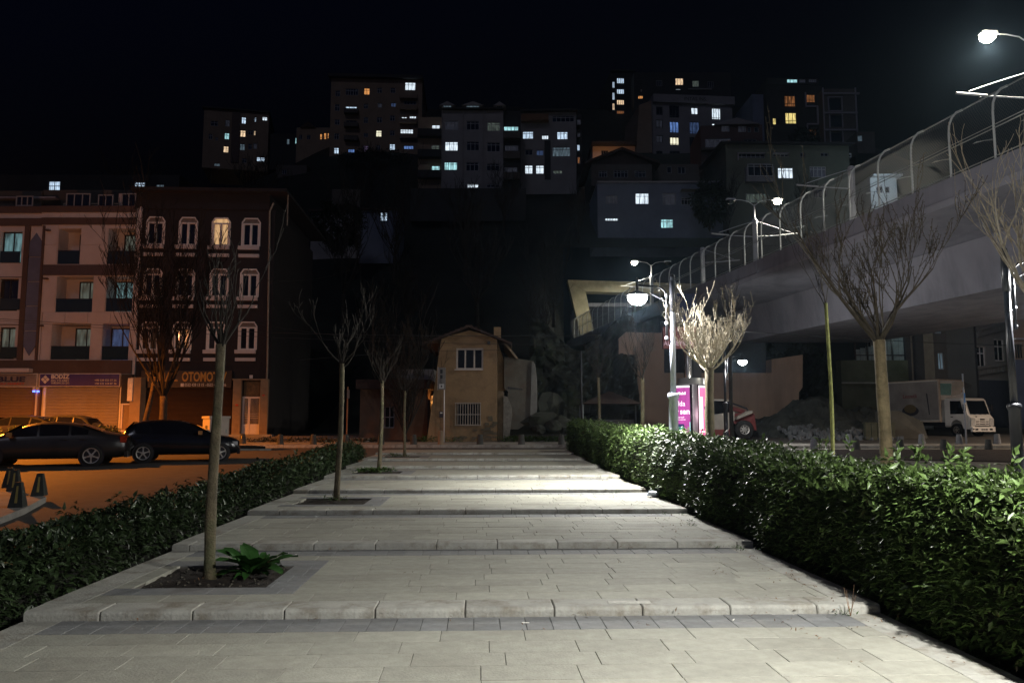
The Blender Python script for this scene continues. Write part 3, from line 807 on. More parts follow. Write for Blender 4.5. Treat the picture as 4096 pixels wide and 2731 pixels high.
b = Bld("low_building", "plain unlit wall of a low building right of the dark gabled house", *ZE(640,910), 106, 0, "building", ZE, HG)
b.win(560,870,600,925,'dark',1,()); b.win(650,870,715,930,'dark',2,()); b.wall(455,850,828,1030, plaster_dark, depth=8)
# --- house M
b = Bld("gabled_house", "red-brown house with glazed veranda and gabled attic windows on the slope", *ZE(1080,620), 112, -3, "building", ZE, HG)
for w, st, c in (((1015,527,1085,580),'vdim',3),((1155,530,1222,582),'vdim',3),((880,635,1095,725),'vdim',6),((1200,642,1310,668),'dark',3),((1235,540,1262,585),'dark',1),((1290,540,1328,585),'dark',1)): b.win(*w, st, c, (.35,) if c == 6 else (), .08, fm=fr_grey)
b.wall(845,525,1362,900, plaster_red, depth=9)
b.win(1000,677,1094,700,'cool',3,(),.05,cut=False)
a_, d_, b_, t_ = b.rect(950,472,1330,526); MB().prism([(a_,d_),(b_,d_),((a_+b_)/2,t_)], -.5, 8, 'y').build("roof", plaster_grey, b.root)
b.slab(840,725,1110,745, plaster_dark, .8, name="balcony")
# --- block F and G
b = Bld("apartment_building", "dark block with yellow and orange windows and a white stepped band", *ZE(1600,420), 142, 2, "building", ZE, HG)
for w, st, c in (((1543,278,1635,370),'dorange',3),((1727,268,1800,335),'dorange',3),((1550,420,1643,513),'yellow',3),((1445,465,1475,520),'yellow',1),((1735,560,1812,618),'dorange',3),((1480,470,1508,520),'dark',1)):
    b.win(*w, st, c, (.3,) if c == 3 else (), .09, fm=fr_dark)
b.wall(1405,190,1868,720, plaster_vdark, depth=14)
band = mat("pale_band", (.34,.31,.35), .8)
for w in ((1713,255,1722,378),(1722,366,1822,378),(1813,378,1824,514),(1728,514,1824,524),(1728,524,1737,622)): b.slab(*w, band, .3, name="facade_band")
b.op = []
b.win(1565,140,1653,170,'cyan',3,()); b.win(1670,142,1720,168,'vdim',2,()); b.win(1750,142,1810,165,'vdim',3,())
b.wall(1400,132,1830,186, plaster_vdark, depth=10, name="penthouse", off=-2.0)
a_, d_, b_, t_ = b.rect(1310,230,1405,720); MB().box(a_,2,d_,b_,14,t_).build("side_wing", plaster_blue, b.root)
b = Bld("apartment_building", "dark block outlined with pale square window surrounds at the east end of the ridge", *ZE(2010,440), 140, 0, "building", ZE, HG)
for w in ((1912,300,2018,402),(1922,445,2024,540),(1932,585,2024,660)): b.win(*w,'dark',1,(),.06,fm=fr_dark)
b.wall(1872,222,2150,740, plaster_dark, depth=14)
for w in ((1868,258,2165,270),(1872,420,2150,432),(1874,562,2150,574)): b.slab(*w, band, .35, name="facade_band")
for w in ((1868,215,1877,740),(2140,215,2150,740),(1905,290,1913,410),(2018,290,2026,410),(1905,288,2026,296),(1905,404,2026,412),(1915,433,1923,548),(2023,433,2031,548),(1922,574,1930,700),(2026,574,2034,700)): b.slab(*w, band, .2, name="facade_band")
b = Bld("low_building", "small house with one pale window east of the outlined block", *ZE(2180,640), 132, 0, "building", ZE, HG)
b.win(2155,610,2196,660,'dim',2,()); b.wall(2152,580,2300,760, plaster_dark, depth=8)
# --- K and J
b = Bld("row_house", "long dark terraced house with a pale bay window above the bridge rail", *ZE(1500,900), 98, 2, "building", ZE, HG)
for w, st, c in (((1488,880,1617,970),'white',4),((1755,870,1893,960),'vdim',4),((1220,1095,1396,1172),'curtain',6),((1150,760,1380,800),'dark',6),((1445,760,1578,787),'dark',4),((1675,755,1717,790),'dark',2),((1845,755,1910,785),'dark',2),((1975,757,2105,790),'dark',4),((1790,1060,1900,1130),'dark',3)):
    b.win(*w, st, c, (.75,) if c == 4 else ((.3,) if c == 6 else ()), .07, fm=fr_white if c == 4 else fr_grey)
b.wall(1062,690,2100,1560, plaster_olive, depth=10)
b.slab(1000,678,2110,692, plaster_vdark, .7, 10, name="roof")
for w in ((1150,757,1380,763),(1445,757,1578,762),(1150,757,1156,822)): b.slab(*w, band, .2, name="facade_band")
a_, d_, b_, t_ = b.rect(1208,860,1442,1010); MB().prism([(a_,d_),(b_,d_),(b_,t_-.5),(b_-.5,t_),(a_+.5,t_),(a_,t_-.5)], -.7, 0, 'y').build("bay", mat("bay_white", (.26,.25,.26), .7), b.root)
f = link("window", win_mesh((b_-a_)*.9, (t_-d_)*.66, 4, (.8,), .07, fr_white), b.root, ((a_+b_)/2, -.78, d_+(t_-d_)*.62)); link("pane", MB().quad((-(b_-a_)*.44,0,-(t_-d_)*.32),((b_-a_)*.44,0,-(t_-d_)*.32),((b_-a_)*.44,0,(t_-d_)*.32),(-(b_-a_)*.44,0,(t_-d_)*.32)).mesh("pane", pane_dark), f, (0,.045,0))
b = Bld("row_house", "dark blue house below the gabled house with two rows of windows", *ZE(500,1150), 96, 0, "building", ZE, HG)
for w, st, c in (((295,1092,410,1185),'white',3),((50,1115,145,1180),'vdim',3),((525,1092,633,1190),'vdim',2),((42,1300,152,1325),'white',5),((508,1308,613,1385),'cyan',4),((680,1130,760,1190),'dark',3)):
    b.win(*w, st, c, (.72,) if w[3]-w[1] > 40 else (), .07)
b.wall(-20,1005,1026,1480, plaster_blue, depth=10); b.slab(-25,998,1030,1006, band, .3, 10, name="roof")
b.slab(670,1075,1026,1082, plaster_dark, .9, name="canopy")
# small lit house on slope (left centre) and the walls above it
b = Bld("cottage", "small pale cottage with one bright four-light window half way up the slope", *ZC(1820,1420), 84, 0, "building", ZC)
b.win(1837,1340,1903,1420,'cool',2,(.62,),.07,fm=fr_dark); b.wall(1652,1325,1985,1800, plaster_blue, depth=6); b.slab(1645,1312,1992,1327, rooftile, .4, 6, name="roof")
b = Bld("cottage", "unlit pale cottage left of the cottage with the bright window", *ZC(1430,1420), 86, 0, "building", ZC)
b.win(1590,1345,1630,1400,'dark',1,()); b.wall(1215,1340,1650,1800, plaster_grey, depth=6); b.slab(1200,1322,1655,1342, rooftile, .4, 6, name="roof")
b = Bld("retaining_wall", "pale broken retaining wall above the two cottages on the slope", *ZC(1520,1210), 92, 0, "wall", ZC)
b.wall(1405,1135,1660,1300, plaster_dark, depth=2)
b = Bld("low_building", "flat dark building under the wide grey block, above the slope", *ZD(600,1200), 100, 0, "building", ZD)
b.wall(90,1128,1130,1420, plaster_vdark, depth=6)
b = Bld("low_building", "low unlit building on the slope beneath the tan block", *ZC(1040,980), 140, 0, "building", ZC)
b.win(960,960,1000,1000,'dark',2,()); b.wall(905,920,1180,1100, plaster_dark, depth=6)
# three rooftops with lit windows seen over the street buildings
b = Bld("low_building", "dark house behind the street with two lit windows over the white building", *ZA(600,80), 75, 0, "building", ZA)
b.win(375,45,470,125,'cool',2,(.5,),.08); b.win(1050,52,1136,112,'cool',3,(.6,),.08); b.win(1218,70,1285,112,'dim',2,(),.08); b.wall(-40,0,1400,330, plaster_vdark, depth=6)
# bright house seen through the bridge fence
ZF = ZX(2900,0,1.7425)
b = Bld("low_building", "brightly lit white house seen through the bridge fence", *ZF(1120,1290), 95, 0, "building", ZF)
whouse = b
b.win(1055,1300,1100,1345,'dark',1,(),.08); b.win(1118,1300,1150,1345,'dark',1,(),.08)
b.wall(1020,1235,1205,1620, mat("white_render", (.6,.62,.62), .8), depth=6); b.slab(1010,1228,1215,1240, fr_white, .9, 6, name="roof")
light("porch_lamp", 'POINT', (at(*ZF(1110,1245), 92).x, 91.0, at(*ZF(1110,1230), 92).z), 300, (.65,.85,1.0), radius=.2)
light("lane_lamp", 'POINT', (at(*ZE(60,720), 126).x, 126, at(*ZE(60,760), 126).z), 110, (1.0,.42,.12), radius=.3)

# =================================================================== street front, left
GR = "shops along the street"
sig_font_w = mat("sign_lettering_white", (.75,.70,.65), .6)
b = Bld("shop_building", "pale building at the left edge with a blue arrow panel between window bays", *ZA(100,900), 44, 0, "building", ZA, GR, zbase=.74)
lb = b
for w, st in (((-190,440,-30,690),'dark'),((0,440,170,690),'bcurtain'),((-190,812,-20,1065),'dark'),((-30,812,140,1065),'dark'),((-190,1192,-30,1443),'dark'),((-20,1192,115,1443),'curtain')):
    b.win(*w, st, 2, (), .08, fm=fr_dark, rec=.25)
b.slab(-420,400,0,406, cream, .04, name="band")
b.wall(-420,250,325,2075, cream, zbot=0, depth=10, reveal=.35)
b.slab(-420,248,328,300, choc, .10, name="band"); b.slab(-420,342,330,400, choc, .09, name="band")
b.slab(172,402,212,1450, choc, .12, name="pier"); b.slab(312,402,328,1450, choc, .12, name="pier")
b.slab(-420,1452,328,1518, choc, .12, name="band"); b.slab(-420,1519,268,1548, cream, .5, name="canopy")
for y0 in (698,1070): b.slab(-420,y0+100,172,y0+106, choc, .03, name="joint_strip")
a_, d_, b_, t_ = b.rect(212,452,308,1415)
bl = mat("blue_grey_panel", (.13,.15,.24), .6, .15, 2)
pn = 5; hh = (t_-d_)/pn
for i in range(pn):
    z0 = d_+i*hh; z1 = z0+hh-.04
    poly = [(a_,z0),(b_,z0),(b_,z1),(a_,z1)]
    if i == 0: poly = [((a_+b_)/2, z0),(b_,z0+.55),(b_,z1),(a_,z1),(a_,z0+.55)]
    if i == pn-1: poly = [(a_,z0),(b_,z0),(b_,z1-.5),((a_+b_)/2,z1),(a_,z1-.5)]
    MB().prism(poly, -.07, 0, 'y').build("facade_panel", bl, b.root)
for x0 in (0, -190):
    for y0 in (600,970,1348): b.slab(x0+5,y0,x0+158,y0+88, pane_tint, .06, name="balustrade")
# attic storey set back
b.op = []; b.win(115,160,250,240,'dark',3,(),.06); b.wall(-420,125,325,250, plaster_dark, depth=8, name="attic", off=-1.6)
b.slab(-420,118,330,128, band, -1.3, 8, name="roof")
lb.op = []
# white building
b = Bld("shop_building", "pale panelled four-storey building above the purple shop sign", *ZA(700,900), 44.0, 0, "building", ZA, GR, zbase=.74)
wb = b
bal = []
def bay(x0,y0,x1,y1, leafx=None, st='dark', door=None, rail=.36):
    a, d, bb, tp = b.rect(x0,y0,x1,y1); b.op.append((a,d,bb,tp))
    D = 1.0
    # recess box (side walls and ceiling glow in the street light)
    mb = MB(); mb.quad((a,.2,d),(a,D,d),(a,D,tp),(a,.2,tp)).quad((bb,.2,d),(bb,.2,tp),(bb,D,tp),(bb,D,d)).quad((a,.2,tp),(a,D,tp),(bb,D,tp),(bb,.2,tp)).quad((a,.2,d),(bb,.2,d),(bb,D,d),(a,D,d)).quad((a,D,d),(bb,D,d),(bb,D,tp),(a,D,tp))
    mb.build("balcony_recess", cream, b.root)
    w, h = bb-a, tp-d
    if door:
        da, db = a+w*door[0], a+w*door[1]
        f = link("balcony_door", win_mesh(db-da, h*.93, 2 if (db-da) > 1.2 else 1, (), .07, fr_dark), b.root, ((da+db)/2, D-.08, d+h*.465))
        link("pane", MB().quad((-(db-da)/2,0,-h*.46),((db-da)/2,0,-h*.46),((db-da)/2,0,h*.46),(-(db-da)/2,0,h*.46)).mesh("pane", PANES[st]), f, (0,.03,0))
    MB().box(a+.02,.02,d+.02,bb-.02,.05,d+h*rail).build("glass_balustrade", pane_tint, b.root)
    MB().box(a+.0,.01,d+h*rail+.003,bb-.0,.07,d+h*rail+.04).build("handrail", black_metal, b.root)
bay(455,420,630,700,door=(.55,.98)); bay(845,420,1060,700,st='curtain',door=(.3,.95))
bay(440,795,727,1075,st='curtain',door=(.38,.98)); bay(832,795,1040,1070,st='bcurtain',door=(.02,.9))
bay(400,1165,706,1447,st='curtain',door=(.38,.98)); bay(800,1165,1010,1450,st='dblue',door=(.02,.9))
b.wall(330,248,1073,2075, cream, zbot=0, depth=11, reveal=.2)
# joints between the cladding panels are recessed lines: panels proud of the wall
def panels(x0,y0,x1,y1,nx_,ny_):
    a, d, bb, tp = b.rect(x0,y0,x1,y1)
    for i in range(nx_):
        for j in range(ny_):
            u0 = a+(bb-a)*i/nx_+.012; u1 = a+(bb-a)*(i+1)/nx_-.012; w0 = d+(tp-d)*j/ny_+.012; w1 = d+(tp-d)*(j+1)/ny_-.012
            MB().box(u0,-.03,w0,u1,-.003,w1).build("cladding_panel", cream, b.root)
panels(332,294,1072,336,5,1)
panels(334,392,452,704,1,2); panels(634,392,842,704,1,2); panels(334,789,436,1076,1,1); panels(731,789,829,1076,1,1)
panels(334,1080,1045,1160,4,1); panels(334,1165,397,1450,1,1); panels(710,1165,797,1450,1,1)
b.slab(330,246,1073,292, choc, .12, name="band"); b.slab(330,338,1073,390, choc, .09, name="band"); b.slab(330,706,1060,787, mat("dark_band", (.085,.065,.075), .7), .09, name="band")
b.slab(272,1453,1035,1556, choc, .14, name="band")
b.op = []
b.win(510,140,700,246,'dark',3,(),.06); b.win(760,150,880,246,'dark',2,(),.06); b.win(945,140,1060,246,'dark',2,(),.06)
b.wall(335,118,1076,248, plaster_dark, depth=9, name="attic", off=-1.8)
b.slab(888,122,940,248, cream, -.6, 1.8, name="attic_column")
mb = MB(); a_, d_, b_, t_ = b.rect(480,215,1065,246)
for z_ in (t_, (t_+d_)/2): mb.tube([(a_,.25,z_),(b_,.25,z_)], .025, 6)
for i in range(7): mb.tube([(a_+(b_-a_)*i/6,.25,d_-.1),(a_+(b_-a_)*i/6,.25,t_)], .02, 6)
mb.build("roof_railing", steel, b.root)
mb = MB()   # air-conditioner brackets
for (x,y) in ((385,437),(368,815),(330,1182)):
    a_, d_, b_, t_ = b.rect(x-16,y-6,x+16,y+6); mb.box(a_,-.22,d_,b_,0,t_)
mb.build("wall_fitting", choc, b.root)
b.zoom = ZB
# shutters, signs
def shutter(bd, x0,y0,x1, m, n=34):
    a, d, bb, tp = bd.rect(x0,y0,x1,y0+10); mb = MB(); z0, z1 = 0.05, tp
    k = (z1-z0)/n
    for i in range(n):
        z = z0+i*k; mb.add([(a,-.04,z),(bb,-.04,z),(bb,-.085,z+k*.5),(a,-.085,z+k*.5),(bb,-.04,z+k),(a,-.04,z+k)], [(0,1,2,3),(3,2,4,5)])
    o = mb.build("roller_shutter", m, bd.root); return o
galv = mat("shutter_metal", (.33,.28,.23), .55, .08, 2, 0)
shutter(b, 362, 292, 940, galv); b.slab(344,292,361,640, sig_font_w, .12, name="shutter_guide", zb=0); b.slab(941,292,953,640, sig_font_w, .12, name="shutter_guide", zb=0)
purple = mat("purple_sign_face", (.07,.045,.20), .5, .1)
b.slab(325,184,956,287, sig_font_w, .20, name="sign_frame"); b.slab(331,190,950,281, purple, .23, .0, name="sign_board")
def tx(bd, s, x0, y0, x1, y1, m, out=.25, name="lettering", bold=.0, stretch=None):
    a, d, bb, tp = bd.rect(x0,y0,x1,y1); h = tp-d
    o = text(name, s, h*1.35, m, bd.root, ((a+bb)/2, -out, (d+tp)/2), bold=bold)
    xs_ = [v.co.x for v in o.data.vertices]; w = max(xs_)-min(xs_); o.scale = ((bb-a)/w, 1, 1); return o
tx(b, "BODİZ", 420,195,562,228, sig_font_w, bold=.012); tx(b, "DIŞ TİCARET", 420,234,560,250, sig_font_w); tx(b, "TURİZM LTD ŞTİ", 420,254,562,268, sig_font_w)
tx(b, "+90 539 923 77 25", 760,231,930,247, sig_font_w); tx(b, "+90 532 324 07 36", 760,257,930,272, sig_font_w)
a_, d_, b_, t_ = b.rect(338,195,410,268); cx, cz, q = (a_+b_)/2, (d_+t_)/2, (t_-d_)/2
mb = MB()
for (dx, dz) in ((0,.5),(0,-.5),(.5,0),(-.5,0)):
    mb.prism([(cx+(dx-.42)*q, cz+dz*q),(cx+dx*q, cz+(dz-.42)*q),(cx+(dx+.42)*q, cz+dz*q),(cx+dx*q, cz+(dz+.42)*q)], -.245, -.232, 'y')
mb.build("emblem", sig_font_w, b.root)
# left building's ground floor
lb.zoom = ZB
shutter(lb, -420, 290, 276, mat("shutter_metal_dark", (.22,.16,.10), .55, .1, 2, 0))
lb.slab(-420,184,305,290, sig_font_w, .18, name="sign_frame"); lb.slab(-420,190,300,284, mat("grey_sign_face", (.24,.21,.20), .5), .21, name="sign_board")
nav = mat("sign_navy", (.03,.03,.07), .6); redl = mat("sign_red", (.5,.06,.03), .6)
tx(lb, "SKYBLUE", -170,212,216,252, nav, .23, bold=.012); tx(lb, "GÜNLÜK DAY MARKET", -150,258,210,274, redl, .23)
lb.slab(278,292,328,520, plaster_red, .22, name="pier", zb=0); lb.slab(284,292,302,318, fr_white, .34, name="junction_box"); lb.slab(308,292,330,318, fr_white, .34, name="junction_box")
ledm = emit("blue_led", (.08,.14,1.0), 6, 0)
for x in (291,322): lb.slab(x-6,320,x+7,330, ledm, .36, -.24, name="led_lamp")
lb.slab(300,330,312,515, cream, .30, -.22, name="downpipe")
# brown building
b = Bld("apartment_building", "purple-brown building with arched white windows above the car parts shop", *ZA(1070,900), 44.1, 0.0, "building", ZA, GR, zbase=.74)
b.a = R(3.0); b.root.rotation_euler = (0,0,b.a); br = b
frW = mat("pvc_white", (.78,.72,.70), .5, .05)
def arch_win(x, y, lit=False):
    a, d, bb, tp = b.rect(x-76, y, x+74, y+220); w, h = bb-a, tp-d; b.op.append((a,d,bb,tp))
    c = .17; t = .07
    out = [(0,0),(w,0),(w,h-c*1.5),(w-c,h),(c,h),(0,h-c*1.5)]
    inn = [(t,t),(w-t,t),(w-t,h-c*1.5-.02),(w-c-.03,h-t),(c+.03,h-t),(t,h-c*1.5-.02)]
    mb = MB(); vs = [(p[0]-w/2,-.05,p[1]) for p in out]+[(p[0]-w/2,-.05,p[1]) for p in inn]+[(p[0]-w/2,.1,p[1]) for p in out]+[(p[0]-w/2,.1,p[1]) for p in inn]
    fs = []
    for i in range(6):
        j = (i+1) % 6; fs += [(i,j,j+6,i+6),(i+12,i,j,j+12)[::1],(i+6,j+6,j+18,i+18)]
    mb.add(vs, fs)
    zt2 = h*.76
    mb.box(-w/2+t,-.045,zt2,w/2-t,.08,zt2+.08).box(-.06,-.04,t,.06,.08,zt2)
    mb.box(-w/2+t,-.03,t,-w/2+t+.09,.06,zt2).box(w/2-t-.09,-.03,t,w/2-t,.06,zt2)
    fo = mb.build("window", frW, b.root, loc=((a+bb)/2, 0, d))
    poly = [(p[0]-w/2,.07,p[1]) for p in inn]
    MB().quad(*poly).build("pane", emit("lit_blind", (1.0,.62,.30), .50, .25) if lit else pane_dark, fo)
    # corner infill above the chamfers
    MB().prism([(-w/2,h),(-w/2+c,h),(-w/2,h-c*1.5)], -.02, .1, 'y').prism([(w/2,h),(w/2,h-c*1.5),(w/2-c,h)], -.02, .1, 'y').build("spandrel", choc2, fo)
    if not lit:
        MB().box(-w/2+t,.03,zt2+.08,w/2-t,.05,h-t-.02).build("blind", mat("window_blind", (.20,.16,.14), .8), fo)
    b.slab(x-100, y+221, x+64, y+250, cream, .16, name="sill"); b.slab(x-98, y+283, x+62, y+309, cream, .10, name="string_course")
for i, x in enumerate((1222,1478,1735,1970)): arch_win(x, 327+i*4, i == 2)
for i, x in enumerate((1200,1455,1720,1958)): arch_win(x, 733+i*1)
for i, x in enumerate((1175,1430,1695,1943)): arch_win(x, 1150)
b.zoom = ZB
a_, d_, b_, t_ = b.rect(1895,237,2040,690); b.op.append((a_,0.25,b_,t_)); dr = (a_,0.25,b_,t_)
b.zoom = ZA
b.wall(1076,270,2130,2075, choc2, zbot=0, depth=11, reveal=.3)
b.slab(1078,150,2118,272, choc2, .10, 11, name="parapet"); b.slab(1070,128,2272,152, choc2, .75, 11.5, name="cornice")
mb = MB()   # rain pipe at the corner
p = [b.loc(2148,225), b.loc(2120,290), b.loc(2100,1470)]
mb.tube([(b.loc(2262,155)[0],-.1,b.loc(2262,155)[1]),(b.loc(2262,155)[0],-.1,b.loc(2262,400)[1])], .04, 6)
mb.tube([(p[0][0],-.12,p[0][1]),(p[1][0],-.14,p[1][1]),(p[2][0],-.12,p[2][1]),(p[2][0],-.12,0.1)], .055, 8)
mb.build("downpipe", mat("pipe_beige", (.30,.25,.20), .6), b.root)
b.zoom = ZB
shutter(b, 1122, 296, 1822, mat("shutter_brown", (.045,.028,.02), .6, .1, 2, 0), 40)
b.slab(1118,163,1824,296, mat("sign_board_dark", (.035,.022,.018), .5), .22, name="sign_board")
oran = mat("sign_orange", (.55,.28,.06), .6)
tx(b, "YILMAZ", 1150,180,1408,250, oran, .235, bold=.02); tx(b, "OTOMOTİV", 1436,178,1785,252, oran, .235, bold=.02)
tx(b, "0532 428 13 15 - 0532 443 80 36", 1460,263,1782,287, sig_font_w, .235)
b.slab(1428,262,1452,287, sig_font_w, .235, -.22, name="emblem")
stn = mat("travertine", (.28,.21,.14), .8, .15, 3, .3)
b.slab(1828,232,1893,700, stn, .18, name="door_surround", zb=.1); b.slab(2042,232,2105,700, stn, .18, name="door_surround", zb=.1); b.slab(1828,226,2107,236, stn, .22, name="door_lintel")
for i in range(9):   # stone blocks of the surround, joint by joint
    for x0, x1 in ((1829,1892),(2043,2104)):
        a, d, bb, tp = b.rect(x0, 240, x1, 690); hh = (tp-d)/9
        MB().box(a,-.205,d+i*hh+.008,bb,-.181,d+(i+1)*hh-.008).build("stone", stn, b.root)
a, d, bb, tp = dr; w = bb-a; h = tp-d
door = MB().box(a,.10,d,a+.09,.16,d+h*.69).box(bb-.09,.10,d,bb,.16,d+h*.69).box(a,.09,d+h*.66,bb,.17,d+h*.70).box(a+w*.30,.09,d,a+w*.42,.17,d+h*.66).box(a+.09,.11,d,bb-.09,.15,d+h*.19).build("door", frW, b.root)
MB().box(a+.09,.17,d+h*.19,bb-.09,.18,d+h*.66).build("pane", pane_dark, door)
gr = MB()
for i in range(13):
    x = a+.12+(w-.24)*i/12; gr.tube([(x,.08,d+h*.2),(x,.08,d+h*.65)], .010, 4)
for k in (.3,.34,.38): gr.tube([(a+.1,.075,d+h*k),(bb-.1,.075,d+h*k)], .009, 4)
gr.build("grille", frW, door)
MB().box(a+.04,.12,d+h*.71,bb-.04,.16,tp-.03).build("transom", mat("marble_dark", (.12,.085,.045), .5, .5, 5), b.root)
b.slab(1958,196,1982,222, frW, .06, name="house_number"); b.slab(1856,424,1876,438, redl, .24, name="door_plate"); b.slab(2066,348,2082,360, redl, .24, name="door_plate")
MB().box(dr[0]-1.0,-.9,-.15,dr[2]+1.0,0,.12).box(dr[0]-.8,-.55,.12,dr[2]+.8,-.003,.245).build("doorstep", paleconc, b.root)
# gap pier between the two buildings with its vertical sign
ga = Bld("entrance_pier", "narrow ochre pier and side gate between the two shopfronts", *ZB(1060,400), 43.6, 0, "wall", ZB, None, .74)
ga.slab(1030,215,1112,700, stn, .25, .4, name="pier", zb=0); ga.slab(955,420,1028,700, mat("gate_tan", (.22,.15,.08), .7), .05, .2, name="gate", zb=0); ga.frame(955,418,1030,640,.08, cream, .12, name="gate_frame")
ga.slab(950,190,1030,418, plaster_vdark, .0, .3, name="lintel_wall")
vs_ = ga.slab(1024,222,1062,400, sig_font_w, .36, -.26, name="vertical_sign")
# ------------------------------------------------------------------ old house and its neighbours
ZH = ZX(1650,1250,2.851)
ochre = mat("ochre_render", (.30,.195,.105), .92, .14, 1.3, .6, stain=(.15,.10,.06), stain_scale=.9, stain_amt=.6)
rubblest = mat("rubble_stone", (.17,.13,.09), .95, .35, 2.2, 1.0, stain=(.08,.08,.05), stain_scale=1.3, stain_amt=.6)
greywall = mat("grey_rough_wall", (.13,.12,.10), .95, .3, 1.2, .9, stain=(.11,.07,.05), stain_scale=.8, stain_amt=.6)
b = Bld("old_house", "narrow two-storey ochre house with a barred ground-floor window at the end of the steps", *ZH(640,800), 41, 0, "house", ZH, None, .62)
oh = b
b.win(498,405,808,650,'dark',3,(),.09,fm=mat('old_frame', (.42,.36,.32), .6),rec=.04); b.win(490,1030,775,1285,'dark',2,(),.06,fm=stn,rec=.12)
a_, d_, b_, t_ = b.rect(326,270,962,1500); top = t_
# tapering front: built as one wall with holes, left edge battered by a wedge
b.wall(326,290,962,1500, ochre, zbot=0, depth=6.5, reveal=.16)
w0 = b.last
MB().prism([(w0[0]-.72,0),(w0[0],0),(w0[0],w0[3]),(w0[0]-.02,w0[3])], 0.01, 6.4, 'y').build("battered_wall", ochre, b.root)
pk = b.loc(640,175)[1]
MB().prism([(w0[0],w0[3]),(w0[2],w0[3]),((w0[0]+w0[2])/2,pk-.12)], 0, 6.4, 'y').build("gable", ochre, b.root)
cx = (w0[0]+w0[2])/2; th = .1
rf = MB().prism([(w0[0]-.95,w0[3]-.42),(cx,pk),(cx,pk+th),(w0[0]-.98,w0[3]-.42+th)], -.45, 6.6, 'y').prism([(cx,pk),(w0[2]+.75,w0[3]-.38),(w0[2]+.78,w0[3]-.38+th),(cx,pk+th)], -.45, 6.6, 'y').build("roof", rooftile, b.root)
tl = MB().lathe([(.075,0),(.075,.42)], 6).mesh("tile", rooftile)
for sgn in (-1,1):     # barge tiles along both verges
    e0 = Vector((cx, -.40, pk+th)); e1 = Vector((w0[0]-.95 if sgn < 0 else w0[2]+.75, -.40, w0[3]-.35))
    n = 9
    for i in range(n):
        p = e0.lerp(e1, (i+.5)/n); link("tile", tl, b.root, p-Vector((0,0,.0)), (-PI/2,0,0))
MB().cbox(b.loc(960,225)[0], 2.0, b.loc(960,215)[1], .38, .38, .9).build("chimney", ochre, b.root)
# side annex, roof edge strip, cracked wall
MB().prism([(b.loc(1042,300)[0],b.loc(1042,300)[1]),(b.loc(1205,508)[0],b.loc(1205,508)[1]),(b.loc(1180,512)[0],b.loc(1180,512)[1]),(b.loc(1025,320)[0],b.loc(1025,320)[1])], .5, 5.8, 'y').build("roof_edge", stn, b.root)
g = MB(); pr = b.rect(490,1030,775,1285)
for i in range(11):
    x = pr[0]+(pr[2]-pr[0])*i/10; g.tube([(x,-.08,pr[1]),(x,-.08,pr[3])], .016, 5)
for z in (pr[1], (pr[1]+pr[3])/2-.02, pr[3]): g.tube([(pr[0]-.03,-.08,z),(pr[2]+.03,-.08,z)], .02, 5)
g.build("window_bars", MATS["old_frame"], b.root)
b.slab(480,648,802,655, frW, .10, name="sill")
b.slab(855,330,888,365, black_metal, .22, name="wall_lamp"); b.slab(306,1125,352,1195, mat("poster_dark", (.05,.04,.05), .6), .03, name="notice_board")
b.slab(316,1135,342,1150, sig_font_w, .035, -.031, name="notice")
# patches where the render has come off: exposed stones, each its own piece
for i in range(46):
    px_, py_ = random.choice([(random.uniform(840,955), random.uniform(1190,1470)), (random.uniform(480,860), random.uniform(1330,1480))])
    if px_ < 700 and py_ < 1400: continue
    x, z = b.loc(px_, py_)
    w_, h_ = random.uniform(.16,.34), random.uniform(.08,.15)
    if z-h_/2 < 0: continue
    MB().box(-w_/2,-.035,-h_/2,w_/2,.01,h_/2).build("stone", rubblest, b.root, loc=(x,random.uniform(-.01,.012),z), rot=(0,random.uniform(-.06,.06),0))
# annex
b = Bld("ruined_annex", "roofless grey annex with a cracked wall against the ochre house", *ZH(1200,900), 42.5, -4, "ruin", ZH, None, .64)
def wallpoly(bd, pts, m, y0, y1, name):
    poly = [bd.loc(*p) for p in pts]; return MB().prism(poly, y0, y1, 'y').build(name, m, bd.root)
wallpoly(b, [(1045,1330),(1090,900),(1045,860),(1045,505),(1140,515),(1360,550),(1385,560),(1385,640),(1360,900),(1345,1240),(1200,1330)], greywall, .0, .35, "wall")
wallpoly(b, [(1362,560),(1392,580),(1415,740),(1420,1090),(1380,1275),(1340,1245)], mat("pale_buttress", (.20,.195,.18), .9, .2, 2, .6), -.12, .5, "buttress")
wallpoly(b, [(975,1480),(975,890),(1040,900),(1042,1440)], rubblest, -.25, .4, "broken_wall")
wallpoly(b, [(1042,1430),(1045,950),(1085,960),(1135,1090),(1140,1170),(1110,1400)], mat("pale_timber", (.20,.185,.165), .9, .3, 6, .6), -.45, -.2, "leaning_panel")
wallpoly(b, [(960,1480),(962,330),(1040,560),(1045,880),(975,900),(975,1480)], ochre, .6, .9, "side_wall")
for i in range(7):
    x0 = 1085+i*24; wallpoly(b, [(x0,845+i*3),(x0+28,850+i*4),(x0+24,868+i*3),(x0+4,872)], black_metal, -.03, .01, "hole")
